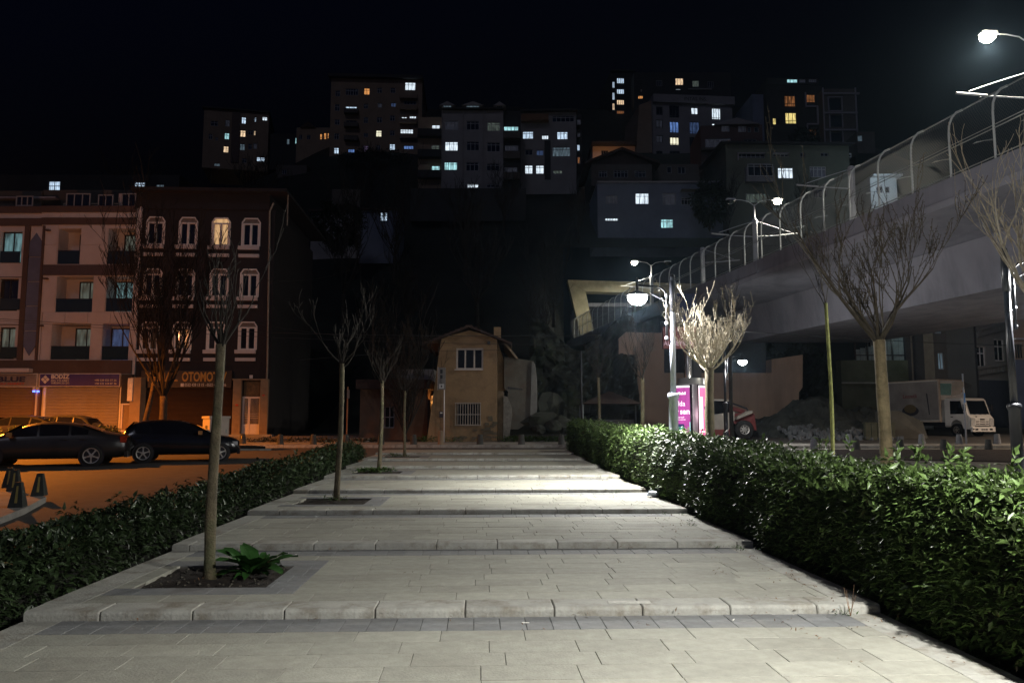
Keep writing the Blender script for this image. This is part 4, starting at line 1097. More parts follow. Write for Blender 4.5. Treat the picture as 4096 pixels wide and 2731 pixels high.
# low dark houses left of it
b = Bld("low_house", "low dark roofed house with a barred gate left of the ochre house", *ZX(1100,1150,1.96)(930,900), 43, 0, "house", ZX(1100,1150,1.96), None, .70)
b.win(820,930,935,1100,'dark',3,(.5,),.05); b.wall(665,795,1195,1180, mat("brown_render", (.14,.09,.06), .9, .25, 1, .5), zbot=0, depth=5)
b.slab(650,725,1225,797, rooftile, .6, 5, name="roof")
b.slab(1196,880,1216,1180, plaster_vdark, .1, 1, name="gate_post", zb=0)
a_, d_, b_, t_ = b.rect(1218,880,1266,1150)
MB().box(a_-.1,1.6,0,b_+.5,1.8,t_+.3).build("yard_wall", cream, b.root)
g = MB()
for i in range(7): g.tube([(a_+(b_-a_)*i/6,.0,.1),(a_+(b_-a_)*i/6,.0,t_)], .018, 4)
g.tube([(a_,0,t_),(b_,0,t_)], .02, 4).tube([(a_,0,1.0),(b_,0,1.0)], .02, 4).build("gate", black_metal, b.root)
yl = at(*ZX(1100,1150,1.96)(1228,915), 43.6)
yardlamp = empty("wall_lamp", (yl.x, 44.3, yl.z), 0, "small orange lamp glowing in the yard beside the ochre house", "lamp")
MB().lathe([(.02,-.06),(.05,-.02),(.05,.04),(.02,.07)], 10).build("bulb", emit("sodium_bulb", (1,.45,.12), 12), yardlamp, True)
light("yard_light", 'POINT', (yl.x+.05, 43.9, yl.z+.1), 26, (1.0,.42,.1), radius=.08)
b = Bld("low_house", "pale flat-topped house strip glimpsed above the low dark roof", *ZX(1100,1150,1.96)(1100,680), 50, 0, "house", ZX(1100,1150,1.96), None, 1.0)
b.win(990,668,1130,720,'vdim',4,(),.06); b.wall(960,640,1245,760, plaster_grey, depth=4)
# rock face and boulders between the house and the bridge wall
def rockface(name, x0, x1, y0f, zt_f, seed, m):
    r2 = np.random.default_rng(seed); nx_, nz = 46, 34; vs = []; fs = []
    from mathutils import noise
    for j in range(nz+1):
        for i in range(nx_+1):
            x = x0+(x1-x0)*i/nx_; H_ = zt_f(x); z = zt(0,45)-.3+(H_+.3)*j/nz
            nn = noise.noise(Vector((x*.55,z*.8,seed)))*1.2+noise.noise(Vector((x*1.7,z*2.1,seed+5)))*.5+abs(noise.noise(Vector((x*4,z*5,seed+9))))*.3
            vs.append((x, y0f(x)+j*.10+nn, z))
    for j in range(nz):
        for i in range(nx_): fs.append((j*(nx_+1)+i, j*(nx_+1)+i+1, (j+1)*(nx_+1)+i+1, (j+1)*(nx_+1)+i))
    o = MB().add(vs, fs).build(name, m); return tag(o, kind="structure")
rockm = mat("rock_face_stone", (.032,.035,.028), .95, .4, 1.4, 1.0, stain=(.03,.045,.02), stain_scale=.5, stain_amt=.8)
rockface("rock_face", 1.2, 8.2, lambda x: 52.5-(x-1)*.3, lambda x: 7.0+1.2*math.sin(x), 3, rockm)
def boulder(name, loc, s, seed, m, label, group):
    import bmesh
    from mathutils import noise
    bm = bmesh.new(); bmesh.ops.create_icosphere(bm, subdivisions=2, radius=1)
    for v in bm.verts:
        n_ = v.co.normalized(); k = 1+.35*noise.noise(n_*1.6+Vector((seed,0,0)))
        v.co = Vector((round(n_.x*k*2.4)/2.4*.5+n_.x*k*.5, n_.y*k, round(n_.z*k*2.4)/2.4*.4+n_.z*k*.6))
    for v in bm.verts: v.co = Vector((v.co.x*s[0], v.co.y*s[1], v.co.z*s[2]))
    me = bpy.data.meshes.new(name); bm.to_mesh(me); bm.free(); me.materials.append(m)
    o = link(name, me, None, loc, (0,0,seed*1.7)); tag(o, label, "rock", group)
for i, (zx, zy, Y, s_, lb_) in enumerate(((1500,1250,40.5,(1.0,.6,.6),"largest slanting grey boulder right of the ruined annex"),(1600,1300,39.6,(.5,.4,.35),"small grey boulder just in front of the largest slanting one"),
        (1700,1270,40.2,(.6,.5,.4),"grey boulder nearest the far end of the tall hedge"),(1440,1330,39.4,(.35,.3,.25),"smallest boulder, at the foot of the ruined annex"),(1560,1120,43.5,(1.1,.7,1.1),"dark boulder standing behind the others against the rock face"))):
    p = at(*ZH(zx, zy), Y); boulder("boulder", (p.x, Y, max(zt(0,Y)+s_[2]*.4, p.z)), s_, i+2, rockm, lb_, "boulders beside the ruined annex")
weedpts = [tuple(ground(*ZH(x, y), .05)) for x, y in ((1120,1400),(1180,1420),(1250,1400),(1320,1410),(1400,1400),(1480,1400),(1560,1410),(1640,1400),(240,1430),(200,1440),(440,1480))]
tuft("undergrowth", None, None, [(p[0],min(p[1],40.5),zt(0,min(p[1],40.5))) for p in weedpts], 90, .16, green2, .45, "stuff")
tuft("undergrowth", None, None, [(x, 38.9+.6*math.sin(x*3), zt(0,39)) for x in np.linspace(-12.5,-6.6,14)], 60, .22, mat("dry_weed", (.05,.045,.02), .8, .3, 8, 0, island=.4), .35, "stuff")

# ------------------------------------------------------------------ bridge
BD = Vector((-.140, 1, .0155))
B0 = Vector((15.4, 23.3, 9.84))
def BP(u, s, z=0):       # u across (towards +x), s along from B0, z relative to the parapet top
    return Vector((B0.x + u + BD.x*s, B0.y + s, B0.z + z + BD.z*s))
conc = mat("bridge_concrete", (.265,.27,.32), .85, .14, .6, .25, stain=(.14,.145,.17), stain_scale=1.3, stain_amt=.6, streak=(1.0,.55,.07))
conc2 = mat("bridge_soffit_concrete", (.27,.26,.25), .9, .12, .35, .15)
S0, S1, SA = -30, 66, 26     # along: start, end at the portal, abutment
brd = empty("bridge", BP(0, 0, 0), 0, "long grey concrete bridge with a mesh-fenced parapet crossing to the tunnel", "bridge")
def bstrip(name, prof, s0, s1, m, n=1, seg=None):
    o = brd.location; mb = MB(); k = len(prof)
    ss = [s0+(s1-s0)*i/n for i in range(n+1)]
    vs = [BP(p[0], s, p[1])-o for s in ss for p in prof]; fs = []
    for i in range(n):
        for j in range(k): fs.append((i*k+j, i*k+(j+1) % k, (i+1)*k+(j+1) % k, (i+1)*k+j))
    fs += [tuple(range(k))[::-1], tuple(range(n*k, n*k+k))]
    return mb.add(vs, fs).build(name, m, brd)
for i in range(32):      # parapet in cast lengths, with joints
    s0 = S0+i*3.0; bstrip("parapet", [(0,0),(.28,0),(.30,-.70),(-.02,-.70)], s0+.01, s0+2.99, conc)
bstrip("deck", [(-.06,-.72),(16.6,-.72),(16.6,-.95),(13.2,-1.25),(3.6,-1.25),(.0,-.95)], S0, S1, conc)
bstrip("girder", [(3.6,-1.27),(13.2,-1.27),(12.7,-3.3),(3.95,-3.3)], S0, SA+4, conc)
bstrip("parapet", [(16.3,-.70),(16.55,-.70),(16.55,0),(16.3,0)], S0, S1, conc)
bstrip("retaining_wall", [(.35,-.97),(.75,-.97),(.75,-11),(.05,-11)], SA+2, S1, mat("dark_retaining_wall", (.16,.155,.15), .95, .3, .8, .5, stain=(.06,.06,.055), stain_scale=.4, stain_amt=.7))
# fence: curved posts, rails and chain link
def fence_pt(h):        # h 0..1 -> (u, z) of the curved line
    H = 2.45
    if h < .62: return (.14, h/.62*1.62)
    t = (h-.62)/.38; return (.14+.62*(1-math.cos(t*PI/2*.9)), 1.62+.83*math.sin(t*PI/2*.95))
post = MB().tube([Vector((fence_pt(h/10)[0], 0, fence_pt(h/10)[1])) for h in range(11)], .038, 8).mesh("fence_post", mat("post_paint", (.55,.58,.58), .5, .1, 4))
fen = empty("fence", BP(0,0,0), 0, "tall curved chain-link fence on top of the bridge parapet", "fence")
ns = 0; s = -21.3
while s < S1-3:
    link("fence_post", post, fen, BP(0, s, 0)-BP(0,0,0)); s += 2.05
def frail(h, s0, s1, r, name="rail"):
    u, z = fence_pt(h); MB().tube([BP(u, s0, z)-BP(0,0,0), BP(u, s1, z)-BP(0,0,0)], r, 6).build(name, steel, fen)
for h, r in ((1,.026),(.40,.02),(.05,.02)): frail(h, -24, S1-3, r)
frail(.44, -24, S1-3, .014)
# chain link: diagonal wires following the curve
mw = MB(); hs_ = [0.02,.62,.75,.88,1.0]; pitch = .11
def wires(sgn):
    V_, F_ = [], []; s = -24.0; H = 2.45
    while s < S1-3:
        pts = []
        for h in hs_:
            u, z = fence_pt(h); pts.append(BP(u, s+sgn*h*H*.95, z)-BP(0,0,0))
        r = .0035 if s < 20 else .005
        for i in range(len(pts)-1):
            a, c = pts[i], pts[i+1]; o = len(V_)
            d = Vector((0,r,r)) if sgn > 0 else Vector((0,-r,r)); e = Vector((r,0,0))
            for q in (a, c): V_ += [q+d, q+e, q-d-e]
            F_ += [(o,o+1,o+4,o+3),(o+1,o+2,o+5,o+4),(o+2,o,o+3,o+5)]
        s += pitch if s < 20 else pitch*1.6
    return V_, F_
v1_, f1_ = wires(1); mw.add(v1_, f1_); v1_, f1_ = wires(-1); mw.add(v1_, f1_)
tag(mw.build("chain_link_mesh", mat("mesh_wire", (.11,.11,.12), .5, .1, 3, 0), fen), kind="stuff")
# lamp masts in the middle of the bridge, with tramway brackets
def mast(s, side, lit, label, arms=(-1,), watts=2200, both=True):
    P = BP(8.1, s, -.70); r = empty("bridge_lamp", P, 0, label, "street lamp", "lamp masts on the bridge")
    wh = mat("mast_paint", (.62,.63,.66), .5, .05, 3, 0)
    MB().lathe([(.23,0),(.21,.4),(.19,6.9),(.20,6.92),(.20,7.3),(.15,7.38)], 14).build("mast", wh, r, True)
    if both is not None: MB().lathe([(.075,7.38),(.05,8.5)], 8).build("mast_top", wh, r)
    for sg in (() if both is None else (-1,1)):
        MB().tube([(0,0,8.4),(sg*.45,0,8.75),(sg*1.0,0,8.86),(sg*1.45,0,8.88)], .028, 6).build("lamp_arm", wh, r)
        hd = MB().prism([(sg*1.4,8.82),(sg*2.15,8.86),(sg*2.1,8.98),(sg*1.45,8.97)], -.14, .14, 'y').build("lamp_head", wh, r)
        on = lit and sg == side
        g = MB().lathe([(.0,-.32),(.18,-.27),(.32,-.12),(.30,.0)], 12, (sg*1.8,0,8.82), cap=False).build("lamp_glass", emit("lamp_glass_lit", (1.0,.93,.72), 80) if on else pane_tint, r, True)  # glass made oversized, the lit lamp's bloom put into its shape
        if on:
            light("bridge_light", 'SPOT', (sg*1.8,0,8.45), watts, (1.0,.96,.80), r, .15, size=R(165), blend=.5)
    for sg in arms:
        MB().tube([(0,0,6.0),(sg*2.0,0,6.12),(sg*2.9,0,6.2)], .035, 6).tube([(sg*.1,0,7.2),(sg*1.6,0,6.72),(sg*2.75,0,6.32)], .022, 6).build("wire_bracket", wh, r)
        MB().tube([(sg*2.0,0,6.14),(sg*3.3,0,6.25)], .055, 8).build("insulator", fr_white, r)
        MB().lathe([(.05,0),(.08,.06),(.05,.12),(.08,.18),(.05,.24)], 8, (sg*2.3,0,5.86)).build("insulator", black_metal, r)
    return r
mast(9.3, -1, True, "nearest bridge lamp, blazing at the top of its white mast", (-1,), 5200)
mast(36.0, 1, True, "second bridge lamp, small and lit above the middle of the bridge fence", (-1,1), 3000)
mast(61.0, -1, True, "farthest bridge lamp, lit in front of the tunnel portal", (-1,), 2000)
mast(46.5, 1, False, "unlit bridge mast between the second and the farthest lamp", (1,), 0, None)
mast(23.0, -1, False, "unlit bridge mast between the nearest and the second lamp", (-1,), 0, None)
# bench-like gull brackets along the fence
gb = MB().add([(0,0,0),(.55,0,.10),(.55,0,.04),(0,.25,0)], [(0,1,2),(0,3,1)]).mesh("fence_bracket", steel)
for i in range(6, 18): link("fence_bracket", gb, fen, BP(.3, -21.3+2.05*i+1.0, .95)-BP(0,0,0))
# tunnel portal
por = empty("tunnel_portal", BP(3, S1+1, -.7), 0, "slanted concrete tunnel portal glowing yellow behind the far end of the bridge", "tunnel")
YP = BP(0, S1+1).y
pc = mat("portal_concrete", (.40,.36,.24), .9, .25, 1.0, .9, stain=(.22,.22,.15), stain_scale=.7, stain_amt=.6)
def pw(px, py, off=0): q = at(px, py, YP); return (q.x-por.location.x, q.z-por.location.z)
MB().prism([pw(2270,1122),pw(2341,1168),pw(2390,1400),pw(2335,1400)], -.4, 1.4, 'y').build("portal_leg", pc, por)
MB().prism([pw(2270,1122),pw(2900,1142),pw(2900,1182),pw(2341,1168)], -.5, 1.4, 'y').build("portal_lintel", pc, por)
x0_, x1_ = pw(2330,1168)[0], pw(2960,1168)[0]
MB().box(x0_-.3, 13.0, -1, x1_, 13.3, 5.6).box(x0_-.5,1.4,-1,x0_-.2,13,5.6).box(x0_-.5,1.2,5.0,x1_,13,5.4).box(x0_-.5,1.0,-1.4,x1_,13,-1.0).build("tunnel_wall", conc, por)
light("tunnel_light", 'POINT', (por.location.x+1.0, YP-6.5, por.location.z+4.2), 170, (1.0,.86,.40), radius=.3)
# wing wall of the portal, sloping down on the left
def wpoly(pts, Y, th, m, name, label, cat):
    q = [at(px, py, Y) for px, py in pts]; c = q[0]
    o = MB().prism([(p.x-c.x, p.z-c.z) for p in q], 0, th, 'y').build(name, m, None, loc=c); return tag(o, label, cat)
wpoly([(2150,1290),(2195,1330),(2235,1372),(2262,1385),(2275,1405),(2240,1412),(2185,1400),(2160,1350)], 62, 1.0, pc, "wing_wall", "yellow-lit sloping wing wall on the hillside below the tunnel portal", "wall")
# abutment
ZAb = ZX(2200,900,1.7425)
b = Bld("abutment", "broad pale bridge abutment wall lit orange at its right-hand corner", *ZAb(1200,1150), 53, 0, "wall", ZAb, None, zt(0,53))
abm = mat("abutment_concrete", (.40,.275,.20), .85, .10, .5, .2, stain=(.20,.15,.12), stain_scale=.8, stain_amt=.5, streak=(1,1,.2))
pts = [(480,1480),(480,790),(530,745),(795,752),(795,1030),(1545,1030),(1545,935),(1762,903),(1760,1130),(1735,1165),(1735,1480)]
poly = [b.loc(*p) for p in pts]; poly[0] = (poly[0][0], 0); poly[-1] = (poly[-1][0], 0)
MB().prism(poly, 0, 1.6, 'y').build("wall", abm, b.root)
a_, d_, b_, t_ = b.rect(795,780,1545,1028); MB().box(a_,1.2,d_-.2,b_,1.6,t_+1.2).build("bearing_shelf", mat("shadowed_shelf", (.05,.055,.06), .9), b.root)  # the recess's shadow is put into this near-black colour
for i in range(6):
    a_, d_, b_, t_ = b.rect(478,1060+i*62,1736,1062+i*62); MB().box(a_+.05,-.012,d_,b_-.05,0.0,d_+.03).build("formwork_ridge", abm, b.root)

# ------------------------------------------------------------------ buildings beyond the bridge, right
ZR = ZX(3100,1200,2.09)
b = Bld("town_house", "grey house with dentil cornices and two tall windows beyond the truck", *ZR(1790,500), 62, 24, "house", ZR, None, zt(0,62))
bm_ = mat("grey_house_render", (.24,.225,.205), .9, .12, .6, .2)
for w in ((1690,385,1765,560),(1835,325,1920,510)):
    b.win(*w,'dark',2,(.66,),.09,fm=frW,rec=.12)
b.wall(1660,120,1965,760, bm_, zbot=0, depth=9)
b.slab(1640,120,1659,760, plaster_vdark, .3, 9.2, name='side_wall', zb=0)  # dark slab over the bright side wall, its shade put into the colour
for (xa,ya,xb,yb) in ((1660,285,1925,210),(1665,600,1965,555)):
    n = 15
    for i in range(n):
        t = (i+.5)/n; x, z = b.loc(xa+(xb-xa)*t, ya+(yb-ya)*t); MB().box(x-.09,-.22,z-.28,x+.12,0,z+.22).build("dentil", bm_, b.root)
    p, q = b.loc(xa,ya-18), b.loc(xb,yb-18); MB().prism([(p[0],p[1]),(q[0],q[1]),(q[0],q[1]+.2),(p[0],p[1]+.2)], -.35, -.003, 'y').build("cornice", bm_, b.root)
b.slab(1670,670,1965,1010, mat("shop_blue", (.05,.055,.075), .8), .1, name="shopfront", zb=0.02)
b = Bld("town_house", "dark narrow house with a bluish lit window left of the grey dentilled one", *ZR(1400,500), 63, 10, "house", ZR, None, zt(0,63))
for w, st, c in (((1365,440,1415,580),'dim',2),((1475,400,1545,560),'dark',1),((1335,240,1395,280),'dim',3),((1455,232,1497,250),'white',1)): b.win(*w, st, c, (), .07)
b.wall(1330,200,1600,760, plaster_dark, zbot=0, depth=8)
b.slab(1600,190,1660,760, plaster_vdark, .4, 8, name="side_wall", zb=0)
b = Bld("town_house", "black windowless house front behind the truck", *ZR(1200,500), 64, 0, "house", ZR, None, zt(0,64))
b.wall(1085,250,1335,760, plaster_vdark, zbot=0, depth=6); b.slab(1140,260,1150,700, plaster_dark, .1, name="downpipe")
b = Bld("town_house", "orange-lit house corner at the right edge beyond the lamp post", *ZR(2050,400), 60, 8, "house", ZR, None, zt(0,60))
b.win(2010,365,2080,490,'dark',3,(),.06,fm=stn); b.wall(2000,140,2300,760, mat("peach_render", (.42,.28,.20), .9, .1, .6, .2), zbot=0, depth=.5); b.slab(1995,320,2300,334, cream, .2, name="band"); b.slab(2001,500,2300,760, plaster_blue, .15, name="shopfront", zb=.02)
# corrugated fence on a retaining wall
b = Bld("corrugated_fence", "pale corrugated metal fence on the retaining wall beyond the bridge", *ZR(900,430), 58, 0, "fence", ZR, None, zt(0,58))
a_, d_, b_, t_ = b.rect(665,310,1082,505); shm = mat("corrugated_sheet", (.30,.34,.36), .5, .25, 2, 0)
n = 9
for i in range(n):
    xa = a_+(b_-a_)*i/n; xb = a_+(b_-a_)*(i+1)/n-.02; mb = MB(); k = 12
    z1 = t_-(1-(i/n))*.9 if i < 5 else t_
    vs = []; fs = []
    for j in range(k+1): x = xa+(xb-xa)*j/k; y = .04*(j % 2); vs += [(x,y,d_),(x,y,z1)]
    for j in range(k): fs.append((2*j,2*j+2,2*j+3,2*j+1))
    mb.add(vs, fs).build("sheet", shm, b.root)
g = MB()
for i in range(5): x = a_+(b_-a_)*i/4; g.box(x-.05,-.1,d_-.1,x+.05,0,t_+.1)
g.box(a_,-.08,d_+.35,b_,-.02,d_+.42); g.build("post", black_metal, b.root)
wl = b
a_, d_, b_, t_ = b.rect(540,505,1100,760)
MB().box(a_,-.3,0,b_,.6,t_).build("retaining_wall", mat("olive_wall", (.10,.10,.07), .95, .3, .8, .6, stain=(.05,.06,.03), stain_scale=.6, stain_amt=.6), b.root)
a2, d2, b2, t2 = b.rect(540,688,900,700); MB().box(a2,-.5,d2,b2,-.3,t2).build("ledge", paleconc, b.root)
light("fence_light", 'POINT', (wl.X+1.5, 55.5, zt(0,58)+6.8), 40, (.7,.95,.9), radius=.2)
rockface("rock_face", 19.2, 24.5, lambda x: 58.5, lambda x: 7.2+.8*math.sin(x*2), 8, rockm)
# mound of rubble
def mound(name, cx, cy, rx, ry, h, seed, m):
    from mathutils import noise
    vs, fs = [], []; n = 54
    for j in range(n+1):
        for i in range(n+1):
            x = (i/n-.5)*2; y = (j/n-.5)*2; r = math.sqrt(x*x+y*y)
            z = max(0, 1-r*r)**.8*h*(.75+.5*noise.noise(Vector((x*2+seed,y*2,0)))) + (noise.noise(Vector((x*14,y*14,seed)))*.20+noise.noise(Vector((x*6,y*6,seed)))*.3)*(1 if r < .97 else 0)*min(1,(1-min(r,1))*6)
            vs.append((cx+x*rx, cy+y*ry, zt(0,cy+y*ry)+max(-.02 if r > .96 else .0, z)-.02))
    for j in range(n):
        for i in range(n): fs.append((j*(n+1)+i, j*(n+1)+i+1, (j+1)*(n+1)+i+1, (j+1)*(n+1)+i))
    return tag(MB().add(vs, fs).build(name, m), kind="stuff")
mound("rubble_mound", 19.2, 48.5, 5.6, 4.0, 2.3, 4, mat("spoil_heap", (.045,.05,.045), .95, .5, 1.6, 1.0))
# scattered broken blocks on the mound
rb = MB()
for i in range(240):
    x = random.uniform(15.0,20.8); y = random.uniform(42.6,45.8); s_ = random.uniform(.05,.2)
    M_ = Matrix.Translation((x,y,zt(0,y)+s_*.4+max(0,(y-43)*.2)))@Euler((random.random()*3,random.random()*3,random.random()*3)).to_matrix().to_4x4()
    rb.cbox(0,0,0,s_*1.5,s_,s_*.8,M_)
tag(rb.build("rubble", mat("broken_stone", (.14,.15,.16), .9, .3, 3, .3)), kind="stuff")
# stacked planters/blocks (striped) before the mound
for i in range(5):
    p = ground(3375+i*22, 1748, 0)
    o = MB().box(-.14,-.14,0,.14,.14,.85).box(-.17,-.17,.85,.17,.17,.93).build("concrete_post", mat("mossy_post", (.09,.09,.06), .9, .3, 3), None, loc=(p.x,43.0,zt(0,43)))
    tag(o, ["short mossy concrete post, left end of the row before the rubble mound","short mossy concrete post, second from the left before the rubble mound","middle one of the five mossy posts before the rubble mound","fourth mossy post before the rubble mound, next to the last","short mossy concrete post at the tree-trunk end of the row before the rubble"][i], "post", "mossy posts before the rubble")
# concrete barrier wedge
p = at(3668,1741,46); c = Vector((p.x-1.0,44.2,zt(0,44.2)))
MB().add([(-1.75,0,0),(.55,-.3,0),(.30,-.25,.95),(-.85,0,1.55),(-1.75,0,1.5),(-1.75,1.0,0),(.55,.8,0),(.30,.7,.95),(-.85,.8,1.5),(-1.75,.9,1.5)],
  [(0,1,2,3,4),(5,9,8,7,6),(0,5,6,1),(1,6,7,2),(2,7,8,3),(3,8,9,4),(4,9,5,0)]).build("concrete_barrier", mat("barrier_concrete", (.10,.095,.08), .9, .2, 1.5, .5), None, loc=c)
tag(bpy.data.objects["concrete_barrier"], "sloping wedge-shaped concrete block beside the parked truck", "barrier")
HAZE_DENSITY = 0.00022
# ------------------------------------------------------------------ bare trees
def bare_tree(label, base, fork, r0, spread, height, n_main, seed, name="young_tree", group="young pollarded trees", bm=bark, tm=barkd, lean=(0,0), depth=3, kids_=3, arch=.0, buds=False, twig=.0035, thin=1.0):
    rd = random.Random(seed)
    root = empty(name, base, 0, label, "tree", group)
    n = 9; pts = []; rads = []
    for i in range(n):
        t = i/(n-1)
        pts.append((lean[0]*t+math.sin(t*5+seed)*.012*fork/2, lean[1]*t+math.cos(t*4+seed)*.012*fork/2, -.12+(fork+.12)*t))
        rads.append(r0*(1.18-.30*t)*(1.25 if i == 0 else 1)*(1+.05*math.sin(i*2.3+seed)))
    rads[-1] *= 1.12
    MB().tube(pts, rads, 12).build("trunk", bm, root, True)
    top = Vector(pts[-1]); mb = MB()
    def branch(p, d, L, r, lv):
        k = 5 if lv < 2 else 4; q = [p]; rr = [r]; dd = d.copy(); cur = p
        for i in range(k):
            dd = (dd + Vector((rd.gauss(0,.13), rd.gauss(0,.13), .10 + arch*(i+1)*.12))).normalized()
            cur = cur + dd*L/k; q.append(cur); rr.append(max(twig, r*(1-.75*(i+1)/k)))
        mb.tube(q, rr, 5 if lv == 0 else (4 if lv == 1 else 3), cap=False)
        if buds and lv >= 1:
            for t in q[1:]:
                mb.tube([t, t+Vector((rd.gauss(0,.012), rd.gauss(0,.012), .014))], .004, 3, cap=False)
        if lv < depth:
            for j in range(kids_ + (1 if lv == 0 else 0)):
                i = rd.randint(1, k); t = q[i]
                ax = Vector((rd.gauss(0,1), rd.gauss(0,1), rd.gauss(0,.3))).normalized()
                d2 = (dd*.9 + ax*.48 + Vector((0,0,.25))).normalized()
                branch(t, d2, L*rd.uniform(.42,.72), max(twig, rr[i]*.66), lv+1)
    for i in range(n_main):
        a = 2*PI*(i+.5*rd.random())/n_main; tilt = rd.uniform(.25,1)
        d = Vector((math.cos(a)*spread*tilt, math.sin(a)*spread*tilt, height)).normalized()
        branch(top - Vector((0,0,rd.uniform(0,.10)*fork/2)), d, math.hypot(spread*tilt, height)*rd.uniform(.55,.85), r0*rd.uniform(.22,.42)*thin, 0)
    mb.build("branches", tm, root, False)
    return root
def treeat(u, v, k): return PL(u, v, RISE*k)
darktwig = mat("dark_twig", (.026,.021,.016), .9, .3, 12, 0)
bare_tree("nearest young tree, tall slim trunk beside the broad-leaved plant", treeat(PU0+.50, 7.80, 1), 2.20, .046, .85, .80, 6, 3, kids_=2, tm=darktwig, bm=bark, lean=(.0,0))
bare_tree("second young tree along the left edge of the steps, in its dark soil square", treeat(PU0+.58, 14.03, 3), 2.35, .044, .95, .68, 8, 5, kids_=2, lean=(.05,0), tm=darktwig)
bare_tree("third young tree along the steps with weeds at its foot", treeat(PU0+.55, 20.2, 5), 2.25, .046, .9, .68, 7, 11, kids_=2, lean=(.03,0), tm=darktwig)
bare_tree("farthest young tree on the steps, thin and close to the old house", treeat(PU0+.6, 26.2, 7), 2.1, .042, .8, .62, 6, 14, kids_=2, tm=darktwig)
p = at(2842, 1700, 15.2); bare_tree("glowing bare tree beside the lit lamp, its fan of twigs bright against the bridge", (p.x, 15.2, .28), 2.30, .085, 1.45, .62, 24, 21, arch=.12, tm=barkd, bm=bark, buds=True, depth=3, kids_=3, twig=.0028, thin=.62)
p = at(3536, 1700, 9.0); bare_tree("stout bare tree behind the tall hedge on the right with a wide crown", (p.x, 9.0, -.05), 2.50, .068, 1.75, 1.25, 9, 31, bm=bark2, tm=mat('limb_brown', (.075,.06,.04), .8, .3, 12, 0), depth=3, kids_=3, buds=True)
p = at(3326, 1700, 16.0); bare_tree("thin olive-lit young tree between the glowing tree and the stout tree", (p.x, 16.0, .05), 3.9, .036, .5, 1.5, 4, 37, bm=barkg, tm=darktwig, depth=2)
p = at(2570, 1650, 22.5); bare_tree("slim bare tree behind the lit stretch of hedge near the lamp pole", (p.x, 22.5, zt(0,22.5)), 2.75, .055, 1.1, 1.2, 7, 41, tm=darktwig)
p = at(2396, 1650, 27.5); bare_tree("slim bare tree at the dim far end of the tall hedge", (p.x, 27.5, zt(0,27.5)), 2.9, .05, .7, 1.5, 6, 43, tm=darktwig)
p = at(2927, 1650, 30.0); bare_tree("dark crooked sapling just right of the distant lamp post", (p.x, 30.0, zt(0,30)), 4.4, .07, .5, 2.2, 4, 47, bm=darktwig, tm=darktwig, depth=2)
p = at(4180, 1500, 9.5); bare_tree("bare tree leaning in from beyond the right edge by the black lamp post", (p.x, 9.5, -.1), 2.9, .07, 1.1, 1.8, 8, 53, tm=barkd, depth=3)
p = at(650, 1690, 36.5); bare_tree("large spreading bare tree in front of the shops with several stems", (p.x, 36.5, zt(0,36.5)), 2.3, .17, 4.2, 6.5, 10, 61, name="bare_tree", group=None, tm=mat("street_twig", (.014,.010,.008), .95, .3, 12, 0), bm=mat("street_bark", (.07,.05,.035), .9, .4, 6, .7), depth=4, kids_=3, twig=.010)
p = at(560, 1690, 36.8); bare_tree("second slanting stem of bare wood beside the large spreading tree", (p.x, 36.8, zt(0,36.8)), 3.2, .11, 3.0, 5.2, 7, 67, name="bare_tree", group=None, tm=MATS["street_twig"], bm=MATS["street_bark"], depth=4, kids_=3, lean=(.6,0), twig=.010)
p = at(1620, 1700, 39.5); bare_tree("bushy bare shrub in front of the low dark house", (p.x, 39.5, zt(0,39.5)), .4, .12, 2.4, 4.0, 16, 71, name="bare_shrub", group=None, tm=darktwig, bm=darktwig, depth=3, kids_=3, twig=.009)
# dark trees on the slope
slope = [(-22,66,7),(-15,70,9),(-30,72,8),(-8,62,7),(-3,68,8),(2,60,6),(-38,78,9),(-12,80,9),(-5,84,8),(4,76,7),(-26,86,8),(-18,96,8),(-46,92,10),(8,94,5),(-1,96,7),(26,94,6),(34,92,6),(-34,102,8),(16,82,5),(-9,56,6),(-17,58,7)]
protos = []
for k in range(3):
    t = bare_tree("dark bare tree on the unlit hillside", (0,0,-50), 2.2, .16, 2.6, 5.0, 8, 80+k, name="hillside_tree", group="bare trees on the dark hillside", tm=darktwig, bm=darktwig, depth=3, kids_=3, twig=.018); protos.append(t)
used = set()
for i, (x, y, h) in enumerate(slope):
    pr_ = protos[i % 3]
    if i % 3 not in used: t = pr_; used.add(i % 3)
    else: t = copy_tree(pr_)
    t.location = (x, y, hill(x, y)-.2); t.rotation_euler = (0,0,i*1.3); t.scale = (h/7,)*3
    t['label'] = "dark bare tree on the unlit hillside, nearly lost in the black slope"
# dark evergreen bushes on the slope (seen as black shapes against the houses)
everm = mat("dark_evergreen", (.012,.02,.010), .8, .3, 5, 0, island=.5)
def bush(label, px, py, Y, r, h):
    c = at(px, py, Y); n = 2600; d = rng.normal(0,1,(n,3)); d /= np.linalg.norm(d, axis=1, keepdims=True)
    q = rng.uniform(.65,1.05,(n,1))*(1+.18*np.sin(d[:,:1]*7+d[:,2:]*5)); P = d*q*np.array([r,r,h])
    root = empty("bush", (c.x, Y, c.z), 0, label, "bush", "evergreen bushes on the slope")
    Lf = np.full(n, .5)*rng.uniform(.6,1.2,n); tag(link("foliage", leaf_cloud(P, d, Lf, Lf*.45, "foliage", everm), root), kind="stuff")
    MB().lathe([(.15,-h*1.3),(.1,0)], 6).build("trunk", darktwig, root)
bush("round dark evergreen in front of the dark blue house", 2837, 815, 93, 1.9, 2.4)
bush("dark evergreen below the bright-windowed cottage", 1350, 905, 78, 2.3, 2.2)
bush("dark evergreen between the yellow-windowed block and the outlined block", 3215, 565, 136, 2.2, 2.0)
bush("low dark evergreen before the tan tall block", 1500, 655, 140, 6.0, 1.8)

